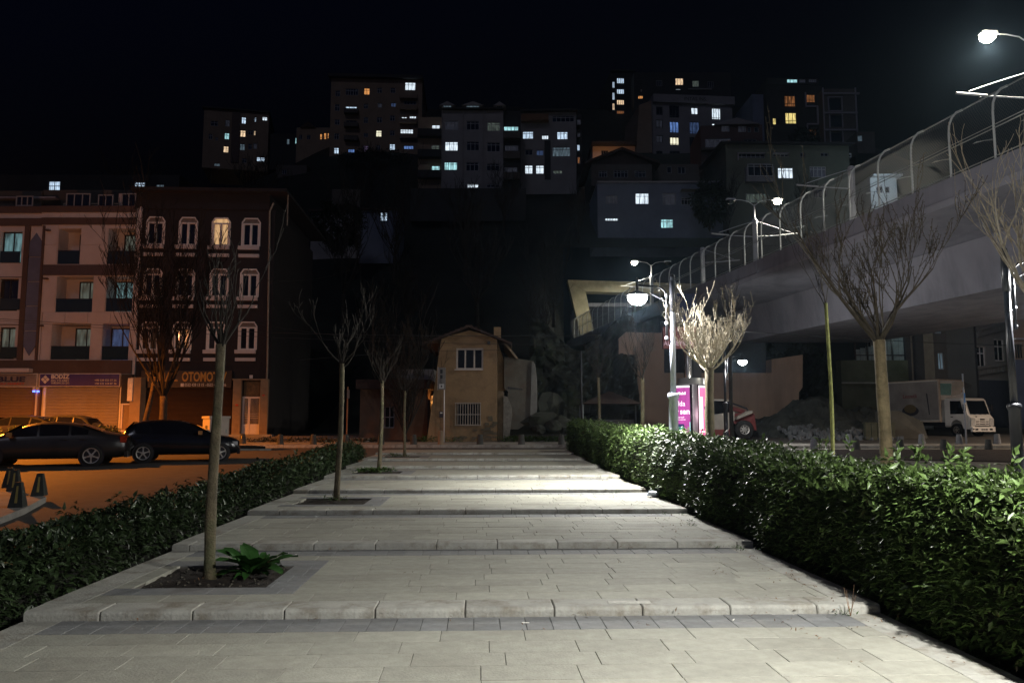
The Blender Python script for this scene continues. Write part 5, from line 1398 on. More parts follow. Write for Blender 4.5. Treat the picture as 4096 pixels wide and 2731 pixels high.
# ------------------------------------------------------------------ lantern posts
lens_on = emit("lantern_lens", (1.0,.97,.90), 60)
def lantern_post(label, base, H, arm, sgn, watts, pole_m=grey_metal, rz=0, tilt=0, radius=.05, col=(1.0,.985,.94), size=176, blend=.85, side_w=0):
    r = empty("lamp_post", base, rz, label, "lamp post", "lantern posts round the plaza"); r.rotation_euler = (0, tilt, rz)
    MB().lathe([(.15,0),(.15,.5),(.13,.55),(.15,.60),(.12,.66),(.095,.72),(.095,1.9),(.12,1.93),(.12,1.99),(.095,2.02)], 16).build("pole_base", pole_m, r, True)
    MB().lathe([(.06,2.0),(.055,H-.35)], 14).build("pole", pole_m, r, True)
    MB().lathe([(.07,H-.75),(.07,H-.12),(.045,H-.10),(.065,H-.04),(.05,H+.02),(.02,H+.05)], 12).build("finial", black_metal, r, True)
    zA = H-.22; x = sgn*.12
    MB().tube([(x,0,1.9+.0 if H < 3 else H*.70),(x,0,zA-.22),(x+sgn*.03,0,zA-.10),(x+sgn*.10,0,zA-.03),(x+sgn*.2,0,zA),(sgn*arm,0,zA+.03)], .025, 8).build("arm", pole_m if pole_m is not grey_metal else black_metal, r, True)
    mb = MB()
    for z in (H*.70+.05, H*.78, H*.86, H-.4): mb.lathe([(.032,-.03),(.04,0),(.032,.03)], 8, (x,0,z))
    mb.build("collar", pole_m, r)
    MB().tube([(x+sgn*.02,0,zA-.3),(sgn*(arm*.62),0,zA-.14)], .014, 6).build("arm_brace", black_metal, r)
    MB().lathe([(.03,-.12),(.03,.10),(.018,.12),(.03,.15),(.012,.19)], 10, (sgn*arm,0,zA)).build("hanger", black_metal, r, True)
    MB().lathe([(.03,-.08),(.08,-.10),(.235,-.175),(.245,-.19),(.23,-.19),(.0,-.15)], 20, (sgn*arm,0,zA), cap=False).build("lantern_cap", black_metal, r, True)
    MB().lathe([(.0,-.38),(.11,-.365),(.17,-.31),(.20,-.25),(.19,-.19)], 20, (sgn*arm,0,zA), cap=False).build("lantern_lens", lens_on, r, True)
    if size: light("lantern_light", 'SPOT', (sgn*arm,0,zA-.46), watts, col, r, radius, size=R(size), blend=blend)
    if side_w: light("lantern_light", 'POINT', (sgn*arm,0,zA-.48), side_w, col, r, radius)
    return r
LP_W = 2500
pa = at(2692, 1700, 16.2)
lantern_post("lit lantern post rising out of the hedge, its lamp hanging over the steps", (pa.x, 16.2, .12), 4.42, .72, -1, 1600, tilt=R(.6), size=125, blend=.8, side_w=1000)
pb = at(4062, 1700, 14.0)
lantern_post("black lantern post at the right edge with its arm pointing out of the picture", (pb.x, 14.0, -.15), 4.75, .75, 1, 2600, black_metal, tilt=0, size=135, blend=.8, side_w=850)
pd = at(2905, 1735, 37.0)
lantern_post("distant lantern post under the bridge near the red and white loader", (pd.x, 37.0, zt(0,37)), 4.35, .85, 1, 500, black_metal, size=0, side_w=600)
lantern_post("lantern post just outside the right edge beside the lowest terrace", (4.55, 2.2, -.1), 4.65, 1.10, -1, 2150, rz=0, size=160, blend=.7, side_w=450)
# far thin pole beyond the hedge
p = ground(2327, 1745, 0); q = MB().lathe([(.06,0),(.045,4.6)], 8).build("utility_pole", black_metal, None, loc=(at(2327,1700,40).x, 40, zt(0,40))); tag(q, "thin grey utility pole beyond the far end of the tall hedge", "pole")

# street lamps that light the street, standing just outside the picture
def sodium(label, base, H, armx, watts, army=0, reach=1.6, col=(1.0,.26,.015), up=.045):
    r = empty("street_lamp", base, 0, label, "street lamp", "sodium street lamps")
    MB().lathe([(.11,0),(.10,1),(.06,H)], 10).build("pole", steel, r, True)
    d = Vector((armx, army, 0)).normalized()
    MB().tube([(0,0,H-.1), d*reach*.5+Vector((0,0,H+.15)), d*reach+Vector((0,0,H+.2))], .035, 6).build("lamp_arm", steel, r)
    e = d*(reach+.25)+Vector((0,0,H+.2)); MB().cbox(e.x, e.y, e.z, .34, .34, .14).build("lamp_head", steel, r)
    MB().lathe([(.0,-.16),(.08,-.13),(.12,-.075)], 10, tuple(e), cap=False).build("lamp_glass", emit("sodium_glass", (1.0,.45,.10), 60), r, True)
    light("sodium_and_fill_light", 'SPOT', e-Vector((0,0,.2)), watts, col, r, .12, size=R(152), blend=.35)
    light("sodium_and_fill_light", 'POINT', e-Vector((0,0,.3)), watts*up, (1.0,.40,.16), r, .12)  # added fill in the same head, brightens the upper facades
    return r
sodium("sodium street lamp beyond the left edge lighting the parked cars and the shops", (-24.5, 31.0, zt(0,31)), 7.6, 1, 14500)
sodium("sodium street lamp beyond the right edge lighting the truck and the abutment", (34, 34.0, zt(0,34)), 7.5, -1, 5200, col=(1,.76,.55), up=.02)

# ------------------------------------------------------------------ bollards
boll_m = mat("bollard_concrete", (.07,.07,.065), .9, .25, 6, .4)
boll_g = mat("bollard_grey", (.20,.21,.23), .9, .2, 6, .4)
boll_mesh = MB().lathe([(.165,0),(.16,.02),(.115,.43),(.10,.455),(.0,.46)], 14, cap=False).mesh("bollard", boll_m, False)
boll_mesh_g = boll_mesh.copy(); boll_mesh_g.materials.clear(); boll_mesh_g.materials.append(boll_g)
def sq_bollard(label, loc, group):
    r = empty("bollard", loc, R(12), label, "bollard", group)
    MB().add([(-.13,-.13,0),(.13,-.13,0),(.13,.13,0),(-.13,.13,0),(-.055,-.055,.46),(.055,-.055,.46),(.055,.055,.46),(-.055,.055,.46)], [(0,1,5,4),(1,2,6,5),(2,3,7,6),(3,0,4,7),(4,5,6,7)]).build("body", mat("bollard_black", (.03,.035,.03), .7, .2, 5, .2), r)
    MB().quad((-.02,-.120,.08),(.03,-.120,.08),(.022,-.070,.39),(-.012,-.070,.39)).build("reflector_strip", mat("reflector", (.35,.28,.08), .4), r)
    return r
GB = "black bollards on the street corner"
for (px, py, lb_) in ((70, 2026, "nearest black bollard on the street corner at the left"),(157, 1981, "rightmost black bollard on the street corner, alone near the kerb end"),(58, 1962, "black bollard half hidden behind the nearest one on the street corner"),(38, 1950, "pale bollard farthest left on the street corner")):
    g_ = ground(px, py, .12); sq_bollard(lb_, g_, GB)
far_b = "bollards along the far pavement"
names_far = ["first bollard of the far row, left of the second young tree", "second bollard of the far row, left of the thin brown pole", "third bollard of the far row, at the foot of the thin brown pole", "fourth bollard of the far row, in front of the low dark house", "fifth bollard of the far row, between the shrub and the old house gate",
   "bollard in front of the right part of the old ochre house", "bollard in front of the ruined annex", "bollard before the boulders at the far end of the tall hedge"]
for i, px in enumerate((1120,1253,1383,1523,1654,1920,2086,2246)):
    g_ = at(px, 1788, 36.3); o = link("bollard", boll_mesh, None, (g_.x, 36.3, zt(0,36.3)+.12)); tag(o, names_far[i], "bollard", far_b)
g_ = at(1763, 1780, 36.1); o = MB().lathe([(.14,0),(.10,.62),(.0,.64)], 10, cap=False).build("bollard", stn, None, loc=(g_.x, 36.1, zt(0,36.1)+.12)); tag(o, "pale round post at the left corner of the old ochre house", "bollard", far_b)
RB = "bollards along the right pavement"
front = ["front-row bollard left of the stout tree trunk", "front-row bollard just right of the stout tree trunk", "front-row bollard below the truck's box", "front-row bollard below the truck's bumper"]
for i, px in enumerate((3427,3602,3777,3956)):
    g_ = ground(px, 1800, .05); o = link("bollard", boll_mesh, None, g_); tag(o, front[i], "bollard", RB)
back = ["pale back-row bollard left of the stout tree trunk", "pale back-row bollard in front of the concrete wedge", "pale back-row bollard beside the road sign pole", "pale back-row bollard near the black lamp post"]
for i, px in enumerate((3398,3688,3838,3990)):
    g_ = at(px, 1781, 37.2); o = link("bollard", boll_mesh_g, None, (g_.x, 37.2, zt(0,37.2)+.10)); tag(o, back[i], "bollard", RB)
g_ = at(3255, 1790, 33); o = link("bollard", boll_mesh_g, None, (g_.x, 33, zt(0,33)+.05)); tag(o, "pale bollard just above the hedge left of the thin olive-lit tree", "bollard", RB)
g_ = at(885, 1740, 37); sq = link("bollard", boll_mesh, None, (at(970,1760,37).x, 37.0, zt(0,37)+.12)); tag(sq, "dark bollard with a yellow mark to the right of the utility cabinets", "bollard", far_b)
q = MB().cbox(0,-.135,.30,.03,.02,.12).build("reflector", mat("reflector_yellow", (.8,.6,.05), .4), sq)

# ------------------------------------------------------------------ poles and signs
def sign_pole(label, px, Y, H, m, r=.035, cat="pole"):
    x = at(px, 1700, Y).x; root = empty("sign_post", (x, Y, zt(0,Y)), 0, label, cat); MB().lathe([(r,0),(r,H)], 8).build("pole", m, root, True); return root
r = sign_pole("thin brown pole with a small plate standing on the far pavement", 1388, 37.5, 2.75, mat("rusty_pole", (.28,.14,.07), .8)); MB().box(-.02,-.06,2.2,.10,-.04,2.6).build("plate", mat("plate_grey", (.15,.14,.13), .6), r)
r = sign_pole("tall narrow bus stop sign at the left corner of the old house", 1776, 38.6, 3.2, frW, .03, "bus stop sign")
MB().box(-.30,-.10,2.63,.06,.02,3.70).build("sign_panel", mat("bus_panel", (.20,.19,.18), .5), r); MB().box(-.32,-.08,2.61,-.302,.04,3.72).build("sign_edge", frW, r)
for z0, z1 in ((3.40,3.60),(3.16,3.33)): MB().box(-.20,-.115,z0,-.08,-.103,z1).build("letter", black_metal, r)
MB().box(-.25,-.115,2.68,.0,-.103,2.90).build("emblem", fr_white, r); MB().box(-.16,-.125,2.74,-.10,-.117,2.83).build("emblem", black_metal, r)
text("lettering", "İETT", .12, black_metal, r, (-.14,-.12,3.03), rot=(PI/2,-PI/2,0))
r = sign_pole("grey road sign pole with tilted boards in front of the truck", 3862, 37.0, 3.35, grey_metal, .04, "road sign")
MB().prism([(-.62,2.30),(-.55,2.95),(-.02,2.98),(-.02,2.75),(-.2,2.40)], -.08, -.05, 'y').build("board", mat("sign_back", (.22,.20,.18), .6), r)
MB().prism([(.03,2.62),(.35,2.70),(.38,2.80),(.03,2.98)], -.02, .02, 'y').build("board", black_metal, r)
MB().box(-.012,-.07,2.0,.03,-.045,2.45).build("sticker", mat("sticker_blue", (.1,.3,.7), .5), r)
# station totem behind the kiosk
r = empty("station_totem", (at(2752,1500,40).x, 40, zt(0,40)), 0, "tall metal station totem with a dark blue head behind the advertising column", "sign")
MB().lathe([(.21,0),(.21,6.0)], 14).build("pole", mat("brushed_metal", (.55,.52,.48), .25, .05, 3, 0, metal=.9), r, True)
MB().cbox(-.1,0,6.75,1.15,.3,1.5).build("head", mat("totem_blue", (.004,.008,.045), .5), r)
MB().cbox(-.4,-.02,5.25,1.7,.3,1.1).build("name_board", mat("totem_red", (.10,.02,.02), .6), r)
text("lettering", "ALİBEYKÖY", .34, mat("totem_letters", (.65,.45,.55), .6), r, (-.45,-.18,4.95), sx=.85)
# ------------------------------------------------------------------ advertising column
kx = at(2762,1650,33).x
k = empty("advertising_column", (kx, 33.0, zt(0,33)+.02), R(8), "backlit pink advertising column with a metal crown behind the hedge", "advertising column")
KR, KH = .60, 2.72
metal_k = mat("kiosk_metal", (.50,.50,.50), .35, .05, 4, 0, metal=.3); dark_k = mat("kiosk_dark", (.02,.02,.025), .3)
MB().lathe([(KR-.02,0),(KR-.02,KH)], 24).build("body", dark_k, k, True)
MB().lathe([(KR+.0,KH),(KR+.03,KH+.02),(KR-.06,KH+.02),(KR-.06,KH+.27),(KR-.1,KH+.28)], 28, (.04,0,0)).build("crown", metal_k, k, True)
MB().lathe([(KR+.03,0),(KR+.03,.25)], 24).build("plinth", metal_k, k, True)
def arc_panel(name, a0, a1, z0, z1, rad, m, uv=None, n=10, th=.02):
    vs, fs = [], []
    for i in range(n+1):
        a = R(a0+(a1-a0)*i/n)
        for rr in (rad, rad-th):
            vs += [(rr*math.sin(a), -rr*math.cos(a), z0), (rr*math.sin(a), -rr*math.cos(a), z1)]
    for i in range(n):
        o = i*4; fs += [(o,o+4,o+5,o+1),(o+1,o+5,o+7,o+3),(o+2,o+3,o+7,o+6),(o,o+2,o+6,o+4)]
    fs += [(0,1,3,2),(n*4,n*4+2,n*4+3,n*4+1)]
    return MB().add(vs, fs).build(name, m, k)
pinkm = emit("poster_magenta", (.62,.10,.46), .85, .12)
pink2 = emit("poster_pink", (1.0,.20,.42), 1.3, .2); wht = emit("poster_white", (1.0,.97,.97), 1.5, 0)
arc_panel("poster", -84, -22, .30, KH-.12, KR+.012, pinkm); arc_panel("poster_header", -84, -22, KH-.12, KH-.04, KR+.014, wht)
arc_panel("rib", -13, 7, .1, KH, KR+.03, metal_k)
arc_panel("poster", 14, 60, .30, KH-.12, KR+.012, pink2); arc_panel("poster_header", 14, 60, KH-.12, KH-.04, KR+.014, wht); arc_panel("poster_glow", 18, 34, .9, KH-.5, KR+.016, emit("poster_glow", (1.0,.85,.92), 1.5, 0)); arc_panel("poster_border", 14, 17, .3, KH-.12, KR+.018, wht)
arc_panel("poster", 66, 84, .30, KH-.12, KR+.012, pink2)
arc_panel("poster_figure", 47, 58, .95, 1.3, KR+.02, emit("poster_navy", (.10,.12,.35), .35)); arc_panel("poster_figure", 45, 53, 1.3, 1.75, KR+.02, emit("poster_skin", (.9,.45,.4), .9)); arc_panel("poster_figure", 44, 54, 1.72, 1.85, KR+.022, MATS["poster_navy"])
arc_panel("poster_picture", -84, -46, .55, 1.0, KR+.018, emit("poster_green", (.10,.55,.38), .6, .3)); arc_panel("poster_picture", -84, -46, 1.0, 1.12, KR+.018, MATS["poster_navy"]); arc_panel("poster_picture", -76, -52, .68, .85, KR+.022, emit("poster_blue", (.10,.35,.85), .7))
arc_panel("poster_edge", -25, -22, .3, 1.2, KR+.02, emit("poster_cyan", (.5,.95,1.0), 1.0))
def bend_text(s, a_c, z, size, bold=0):
    cu = text("lettering", s, size, wht, k, (0,0,0), bold=bold, extrude=.002); me = cu.data
    for v in me.vertices:
        x, y, zz = v.co; a = R(a_c)+x/(KR+.03); rr = KR+.026+zz; v.co = (rr*math.sin(a), -rr*math.cos(a), z+y)
    cu.rotation_euler = (0,0,0); me.update()
bend_text("ylda", -61, KH-.78, .30); bend_text("ir sen", -55, KH-1.10, .32, .006); bend_text("Mobil", -54, KH-.36, .17, .004); bend_text("yeni nesil", -60, KH-1.33, .09); bend_text("her an yanında", -58, KH-1.42, .07)
light("poster_light", 'POINT', (kx-.75, 32.1, 1.9), 10, (.9,.3,.75), radius=.3)
light("poster_light", 'POINT', (kx+.5, 32.0, 1.9), 14, (1.0,.6,.75), radius=.3)

# ------------------------------------------------------------------ utility cabinets
cab_m = mat("cabinet_paint", (.52,.47,.40), .6, .06, 3, .1)
def cabinet(label, px, py, Y, w, d, h, rz, cap=.10):
    p = at(px, py, Y); r = empty("utility_cabinet", (p.x, Y, zt(0,Y)+.02), R(rz), label, "utility cabinet", "utility cabinets by the street")
    MB().box(-w/2,-d/2,0,w/2,d/2,h-cap).build("body", cab_m, r); MB().box(-w/2-.04,-d/2-.04,h-cap,w/2+.04,d/2+.04,h).build("lid", cab_m, r)
    MB().box(-w/2+.04,-d/2-.012,.08,w/2-.04,-d/2-.002,h-cap-.05).build("door", cab_m, r); MB().box(w/2-.14,-d/2-.03,h*.5,w/2-.10,-d/2-.013,h*.5+.16).build("handle", steel, r)
    MB().box(-w/2-.006,-.18,h*.42,-w/2-.001,.12,h*.72).build("warning_plate", mat("warning_plate", (.10,.09,.04), .6), r)
    MB().prism([(-.05,h*.62),(.05,h*.62),(0,h*.70)], -d/2-.018, -d/2-.013, 'y').build("emblem", black_metal, r); return r
cabinet("larger pale utility cabinet partly behind the nearest tree trunk", 862, 1740, 34.0, .80, .95, 1.42, 38)

# ------------------------------------------------------------------ cars
glass = mat("car_glass", (.008,.009,.012), .06, .05, 3, 0, spec=.8)
tyre_m = mat("tyre_rubber", (.015,.015,.015), .85, .2, 10, 0)
rim_m = mat("alloy_rim", (.62,.60,.56), .28, .05, 5, 0, metal=.6)
def wheel(parent, x, y, r, side, spokes=5, w=.20, rimr=.74):
    o = empty("wheel", (x, y, r), 0); o.parent = parent
    M = Matrix.Rotation(-side*PI/2, 4, 'X')
    MB().lathe([(r*rimr,-w/2),(r*.93,-w/2),(r,-w*.32),(r,w*.32),(r*.93,w/2),(r*rimr,w/2)], 24, M=M, cap=False).build("tyre", tyre_m, o, True)
    mb = MB().lathe([(r*rimr,-w*.3),(r*rimr,w*.48),(r*rimr*.90,w*.46),(r*rimr*.88,w*.1)], 24, M=M, cap=False)
    mb.lathe([(.0,w*.45),(r*.13,w*.44),(r*.16,w*.30)], 12, M=M, cap=False)
    for i in range(spokes):
        a = 2*PI*i/spokes+.3; ca, sa = math.cos(a), math.sin(a); q = []
        for (rr, hw) in ((r*.10, r*.09), (r*.40, r*.055), (r*rimr*.93, r*.12)):
            for s_ in (-1, 1): q.append(M @ Vector((rr*ca-s_*hw*sa, rr*sa+s_*hw*ca, w*(.44 if rr < r*.3 else .40))))
        mb.add(q, [(0,2,3,1),(2,4,5,3)])
    mb.build("rim", rim_m, o)
    MB().lathe([(0,w*.05),(r*rimr*.9,w*.05)], 20, M=M, cap=False).build("brake_disc", black_metal, o)
def car(name, label, cat, loc, rz, prof, W_, paint, wheels, wr, glassspan, tail, group=None, spokes=5, plate=None, mirror=None):
    """prof: list of (x, z_sill, z_belt, z_top, half width at top factor)"""
    r = empty(name, loc, rz, label, cat, group)
    vs, fs = [], []; n = len(prof); hw = W_/2
    for i, (x, zs, zb, zt_, tf) in enumerate(prof):
        e = min(1, 1.0-(.16 if i in (0, n-1) else (.05 if i in (1, n-2) else 0)))
        ring = [(hw*e*.93, zs), (hw*e, zs+(zb-zs)*.35), (hw*e*.99, zs+(zb-zs)*.75), (hw*e*.95, zb), (hw*e*tf, zt_-.05 if zt_-zb > .12 else zt_-.01), (hw*e*tf*.80, zt_), (0, zt_+.02)]
        full = [(x, -a, z) for a, z in ring] + [(x, a, z) for a, z in ring[-2::-1]]; vs += full
    k = 13
    for i in range(n-1):
        for j in range(k-1): fs.append((i*k+j, i*k+j+1, (i+1)*k+j+1, (i+1)*k+j))
        fs.append((i*k+k-1, i*k, (i+1)*k, (i+1)*k+k-1))
    fs += [tuple(range(k)), tuple(range((n-1)*k+k-1, (n-1)*k-1, -1))]
    me = MB().add(vs, fs).mesh("body", paint, True); b_ = link("body", me, r)
    mod = b_.modifiers.new("sub", 'SUBSURF'); mod.levels = 1; mod.render_levels = 1
    P = lambda x: tuple(np.interp(x, [p[0] for p in prof], [p[c] for p in prof]) for c in range(1, 5))
    for side in (-1, 1):     # side windows
        for (xa, xb) in glassspan['side']:
            pts = []
            for x in (xa, (xa+xb)/2, xb):
                zs, zb, zt_, tf = P(x); yb = hw*.95; yt = hw*tf; lo = .04; hi = max(.06, zt_-.09-zb)
                f = lambda z: yb+(yt-yb)*(z-zb)/(max(.2, zt_-.05-zb))
                pts.append(((x, side*(f(zb+lo)+.012), zb+lo), (x, side*(f(zb+hi)+.012), zb+hi)))
            mb = MB(); 
            for i in range(2): mb.quad(pts[i][0], pts[i+1][0], pts[i+1][1], pts[i][1])
            mb.build("window", glass, r)
    for key in ('front', 'back'):
        xa, xb = glassspan[key]; q = []
        for x in (xa, xb):
            zs, zb, zt_, tf = P(x); q.append((x, hw*tf*.9 if x == xb else hw*.86, zt_+.028))
        MB().quad((q[0][0], -q[0][1], q[0][2]), (q[0][0], q[0][1], q[0][2]), (q[1][0], q[1][1], q[1][2]), (q[1][0], -q[1][1], q[1][2])).build("windscreen" if key == 'front' else "rear_window", glass, r)
    for x in wheels:
        for side in (-1, 1):
            M = Matrix.Rotation(-side*PI/2, 4, 'X')
            MB().lathe([(0,0),(wr*1.16,0)], 22, (0,0,0), cap=False, M=Matrix.Translation((x, side*(hw+.004), wr))@M).build("wheel_arch", black_metal, r)
            wheel(r, x, side*(hw-.075), wr, side, spokes)
    f, bk = prof[-1][0], prof[0][0]; zb = prof[-2][2]; zr = prof[1][2]
    for side in (-1, 1):
        MB().cbox(f-.16, side*(hw*.74), zb-.08, .22, .34, .13).build("headlight", mat("headlamp_glass", (.5,.5,.5), .1), r)
        MB().cbox(bk+.10, side*(hw*.80), zr-.10, .18, .26, .20).build("tail_light", tail, r)
        mx_ = glassspan['side'][-1][1]-.05; MB().cbox(mx_, side*(hw+.09), prof[len(prof)//2][2]+.08, .12, .20, .13).build("mirror", mirror or paint, r)
    for side in (-1, 1):
        for (xa, xb) in glassspan['side'][:2]: MB().cbox(xa+.12, side*(hw*.985+.01), prof[len(prof)//2][2]-.08, .17, .03, .03).build("door_handle", paint, r)
    MB().cbox(f-.02, 0, .34, .10, W_*.86, .18).cbox(bk+.02, 0, .36, .10, W_*.86, .18).build("bumper", paint, r)
    return r
black_paint = mat("black_car_paint", (.010,.011,.014), .18, .05, 2, 0, spec=.7)
brown_paint = mat("dark_grey_car_paint", (.030,.028,.028), .28, .05, 2, 0, spec=.7)
red_l = mat("tail_lamp_red", (.45,.05,.02), .2)
ch = R(18); fw = Vector((math.cos(ch), math.sin(ch), 0))
def along(P, d): return P + fw*d
rw = Vector((-12.68, 27.86, 0)); ctr = along(rw, 1.21)
hatch = [(-1.95,.30,.86,.90,.80),(-1.86,.22,.95,1.02,.80),(-1.55,.20,.95,1.36,.76),(-1.1,.20,.93,1.42,.76),(-.4,.20,.92,1.43,.76),(.10,.20,.90,1.38,.75),(.52,.20,.89,1.15,.78),(.98,.20,.87,.92,.86),(1.5,.20,.80,.84,.86),(1.74,.24,.70,.76,.84),(1.84,.30,.58,.66,.80)]
car("parked_car", "black hatchback parked behind the nearest tree trunk, alloy wheels catching the orange light", "car", (ctr.x, ctr.y, zt(0, ctr.y)), ch, hatch, 1.70, black_paint, (-1.21, 1.21), .30,
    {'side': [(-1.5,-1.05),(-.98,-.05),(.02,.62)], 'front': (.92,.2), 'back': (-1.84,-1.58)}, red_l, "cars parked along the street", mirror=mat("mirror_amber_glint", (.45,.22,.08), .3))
rw2 = Vector((-13.75, 26.6, 0)); c2 = along(rw2, -1.42)
sedan = [(-2.42,.34,.86,.92,.80),(-2.30,.24,.95,1.00,.82),(-1.75,.20,.97,1.05,.84),(-1.25,.20,.97,1.26,.78),(-.7,.20,.95,1.40,.74),(.1,.20,.93,1.42,.74),(.65,.20,.91,1.30,.76),(1.15,.20,.90,.99,.84),(1.7,.20,.84,.89,.86),(2.2,.24,.70,.77,.84),(2.35,.32,.60,.68,.80)]
car("parked_car", "dark grey saloon car parked at the left edge, tail toward the hatchback", "car", (c2.x, c2.y, zt(0, c2.y)), ch+PI, sedan, 1.82, brown_paint, (-1.42, 1.42), .335,
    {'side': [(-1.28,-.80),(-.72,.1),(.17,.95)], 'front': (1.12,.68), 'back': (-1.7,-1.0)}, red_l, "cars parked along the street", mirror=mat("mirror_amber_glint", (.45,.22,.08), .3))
silver = mat("silver_car_paint", (.03,.03,.03), .5, .05, 2, 0, spec=.6)
suv = [(-2.1,.4,1.0,1.06,.80),(-2.0,.3,1.05,1.40,.78),(-1.7,.3,1.05,1.62,.76),(-.8,.3,1.02,1.66,.76),(.2,.3,1.0,1.64,.76),(.6,.3,1.0,1.5,.78),(1.1,.3,.98,1.10,.86),(1.7,.3,.92,.98,.86),(2.1,.34,.78,.86,.84),(2.2,.4,.66,.76,.80)]
x_ = at(322,1700,37.6).x
car("parked_car", "silver estate car with roof rails behind the planter in front of the pale shutter", "car", (x_, 37.6, zt(0,37.6)-.12), 0.05, suv, 1.78, silver, (-1.3, 1.3), .33, {'side': [(-1.8,-1.1),(-1.0,-.1),(0,.9)], 'front': (1.05,.62), 'back': (-2.06,-1.98)}, red_l, "cars parked along the street")
x_ = at(90,1700,37.4).x
car("parked_car", "dark car behind the planter in front of the brown shutter", "car", (x_, 37.4, zt(0,37.4)), PI+.03, sedan, 1.80, brown_paint, (-1.42, 1.42), .32, {'side': [(-1.28,-.80),(-.72,.1),(.17,.95)], 'front': (1.12,.68), 'back': (-1.7,-1.0)}, red_l, "cars parked along the street")
for o_ in list(S.objects):
    if o_.get('label', '').startswith('silver estate'): o_.scale = (.74, .9, .93)
# planter shrubs in the median
for i, (px, w_) in enumerate(((60,.9),(150,.7),(262,.8),(330,.9),(395,.7),(440,.8),(-40,.9))):
    c = at(px, 1725, 33.2); n = 700
    d = rng.normal(0,1,(n,3)); d /= np.linalg.norm(d, axis=1, keepdims=True); P = d*rng.uniform(.5,1,(n,1))*np.array([.55*w_,.35,.38]); P[:,2] += .52
    root = empty("shrub", (c.x, 33.3, zt(0,33.3)+.16), 0, ["small dark shrub in the planter near the left edge","small shrub in front of the brown shutter","shrub with tall shoots below the blue and white shop emblem","shrub in front of the silver car's bonnet","shrub right of the silver car","shrub beside the black hatchback's tail","small shrub at the very left end of the planter"][i], "shrub", "shrubs in the street planter")
    Lf = np.full(n,.10)*rng.uniform(.7,1.3,n); tag(link("foliage", leaf_cloud(P, d, Lf, Lf*.4, "foliage", leafm2), root), kind="stuff"); MB().tube([(0,0,-.1),(0,0,.4)], .02, 4).tube([(.1,0,0),(.25,0,.6)], .012, 4).build("stem", darktwig, root)

# ------------------------------------------------------------------ truck
tr = empty("truck", (0,0,0), 0, "white box truck parked in front of the dark houses at the right", "truck")
white_p = mat("white_truck_paint", (.80,.78,.75), .35, .04, 2, 0)
P0 = at(3925, 1725, 46.6); tr.location = (P0.x, 46.6, zt(0,46.6)); TA = R(-68)   # forward = +x local
tr.rotation_euler = (0,0,TA)
cabp = [(0.05,.42),(0.10,1.10),(-.06,1.30),(-.30,2.12),(-.42,2.26),(-1.50,2.30),(-1.62,2.1),(-1.62,.55),(-1.25,.55),(-1.15,.85),(-.85,1.0),(-.55,.85),(-.42,.45)]
mbm = MB().prism([(p[0], p[1]) for p in cabp], -.94, .94, 'y').mesh("cab", white_p)
cabo = link("cab", mbm, tr); bv = cabo.modifiers.new("bev", 'BEVEL'); bv.width = .06; bv.segments = 2; bv.limit_method = 'ANGLE'
MB().quad((-.058,-.80,1.31),(-.058,.80,1.31),(-.29,.74,2.10),(-.29,-.74,2.10)).build("windscreen", glass, tr, loc=(.03,0,.0))
for s_ in (-1,1):
    MB().prism([(-.30,1.32),(-.50,2.08),(-1.18,2.10),(-1.20,1.32)], s_*.945, s_*.952, 'y').build("window", glass, tr)
    MB().prism([(.105,.62),(.14,1.02),(.02,1.18),(.06,.60)], s_*.60, s_*.93, 'y').build("headlight", mat("headlamp_glass", (.5,.5,.5), .1), tr)
    MB().tube([(-.30,s_*.96,1.75),(-.12,s_*1.12,1.85)], .015, 5).cbox(-.10,s_*1.14,1.68,.08,.16,.38).build("mirror", black_metal, tr)
    MB().cbox(-1.1,s_*.955,1.15,.14,.02,.05).build("door_handle", black_metal, tr)
MB().box(.06,-.93,.30,.20,.93,.58).build("bumper", white_p, tr)
gm_ = MB()
for z in (.72,.86):
    for (ya, yb) in ((-.50,-.28),(-.18,.22),(.32,.52)): gm_.box(.095,ya,z,.125,yb,z+.035)
gm_.box(.19,-.72,.38,.212,-.50,.48).box(.19,.46,.38,.212,.68,.48).box(.19,-.90,.40,.212,-.80,.48).box(.10,-.60,.59,.15,.62,.64); gm_.build("grille", black_metal, tr)
MB().box(.202,-.26,.37,.215,.30,.47).build("number_plate", fr_white, tr); text("lettering", "34 TR 5081", .11, black_metal, tr, (.218,.02,.42), rot=(PI/2,0,PI/2))
text("lettering", "ISUZU", .13, black_metal, tr, (.112,.02,1.0), rot=(PI/2,0,PI/2)); text("lettering", "NPR", .07, black_metal, tr, (.09,-.45,1.16), rot=(PI/2,0,PI/2))
for y in (-.35,.1,.5): MB().tube([(.0,y,1.29),(.0+.02,y-.25,1.31)], .012, 4).build("wiper", black_metal, tr)
boxw = mat("box_side_print", (.30,.28,.27), .5, .25, 1.2, 0)
BX0, BX1, BZ0, BZ1 = -6.3, -1.78, .85, 3.42
MB().box(BX0,-1.05,BZ0,BX1,1.05,BZ1).build("cargo_box", white_p, tr)
al = MB()
for (xa,xb,za,zb_) in ((BX0,BX1,BZ0,BZ0+.08),(BX0,BX1,BZ1-.06,BZ1),(BX0,BX0+.07,BZ0+.083,BZ1-.063),(BX1-.07,BX1,BZ0+.083,BZ1-.063)): al.box(xa,-1.075,za,xb,-1.052,zb_)
al.box(BX1+.002,-1.05,BZ1-.07,BX1+.03,1.05,BZ1).box(BX1+.002,-1.05,BZ0,BX1+.03,-.98,BZ1-.073).box(BX1+.002,.98,BZ0,BX1+.03,1.05,BZ1-.073)
al.build("box_trim", mat("box_trim_metal", (.55,.45,.36), .5), tr)
MB().box(BX0+.1,-1.062,BZ0+.12,BX1-.1,-1.053,BZ1-.1).build("printed_side", boxw, tr)
dk = mat("print_dark", (.035,.035,.05), .6); 
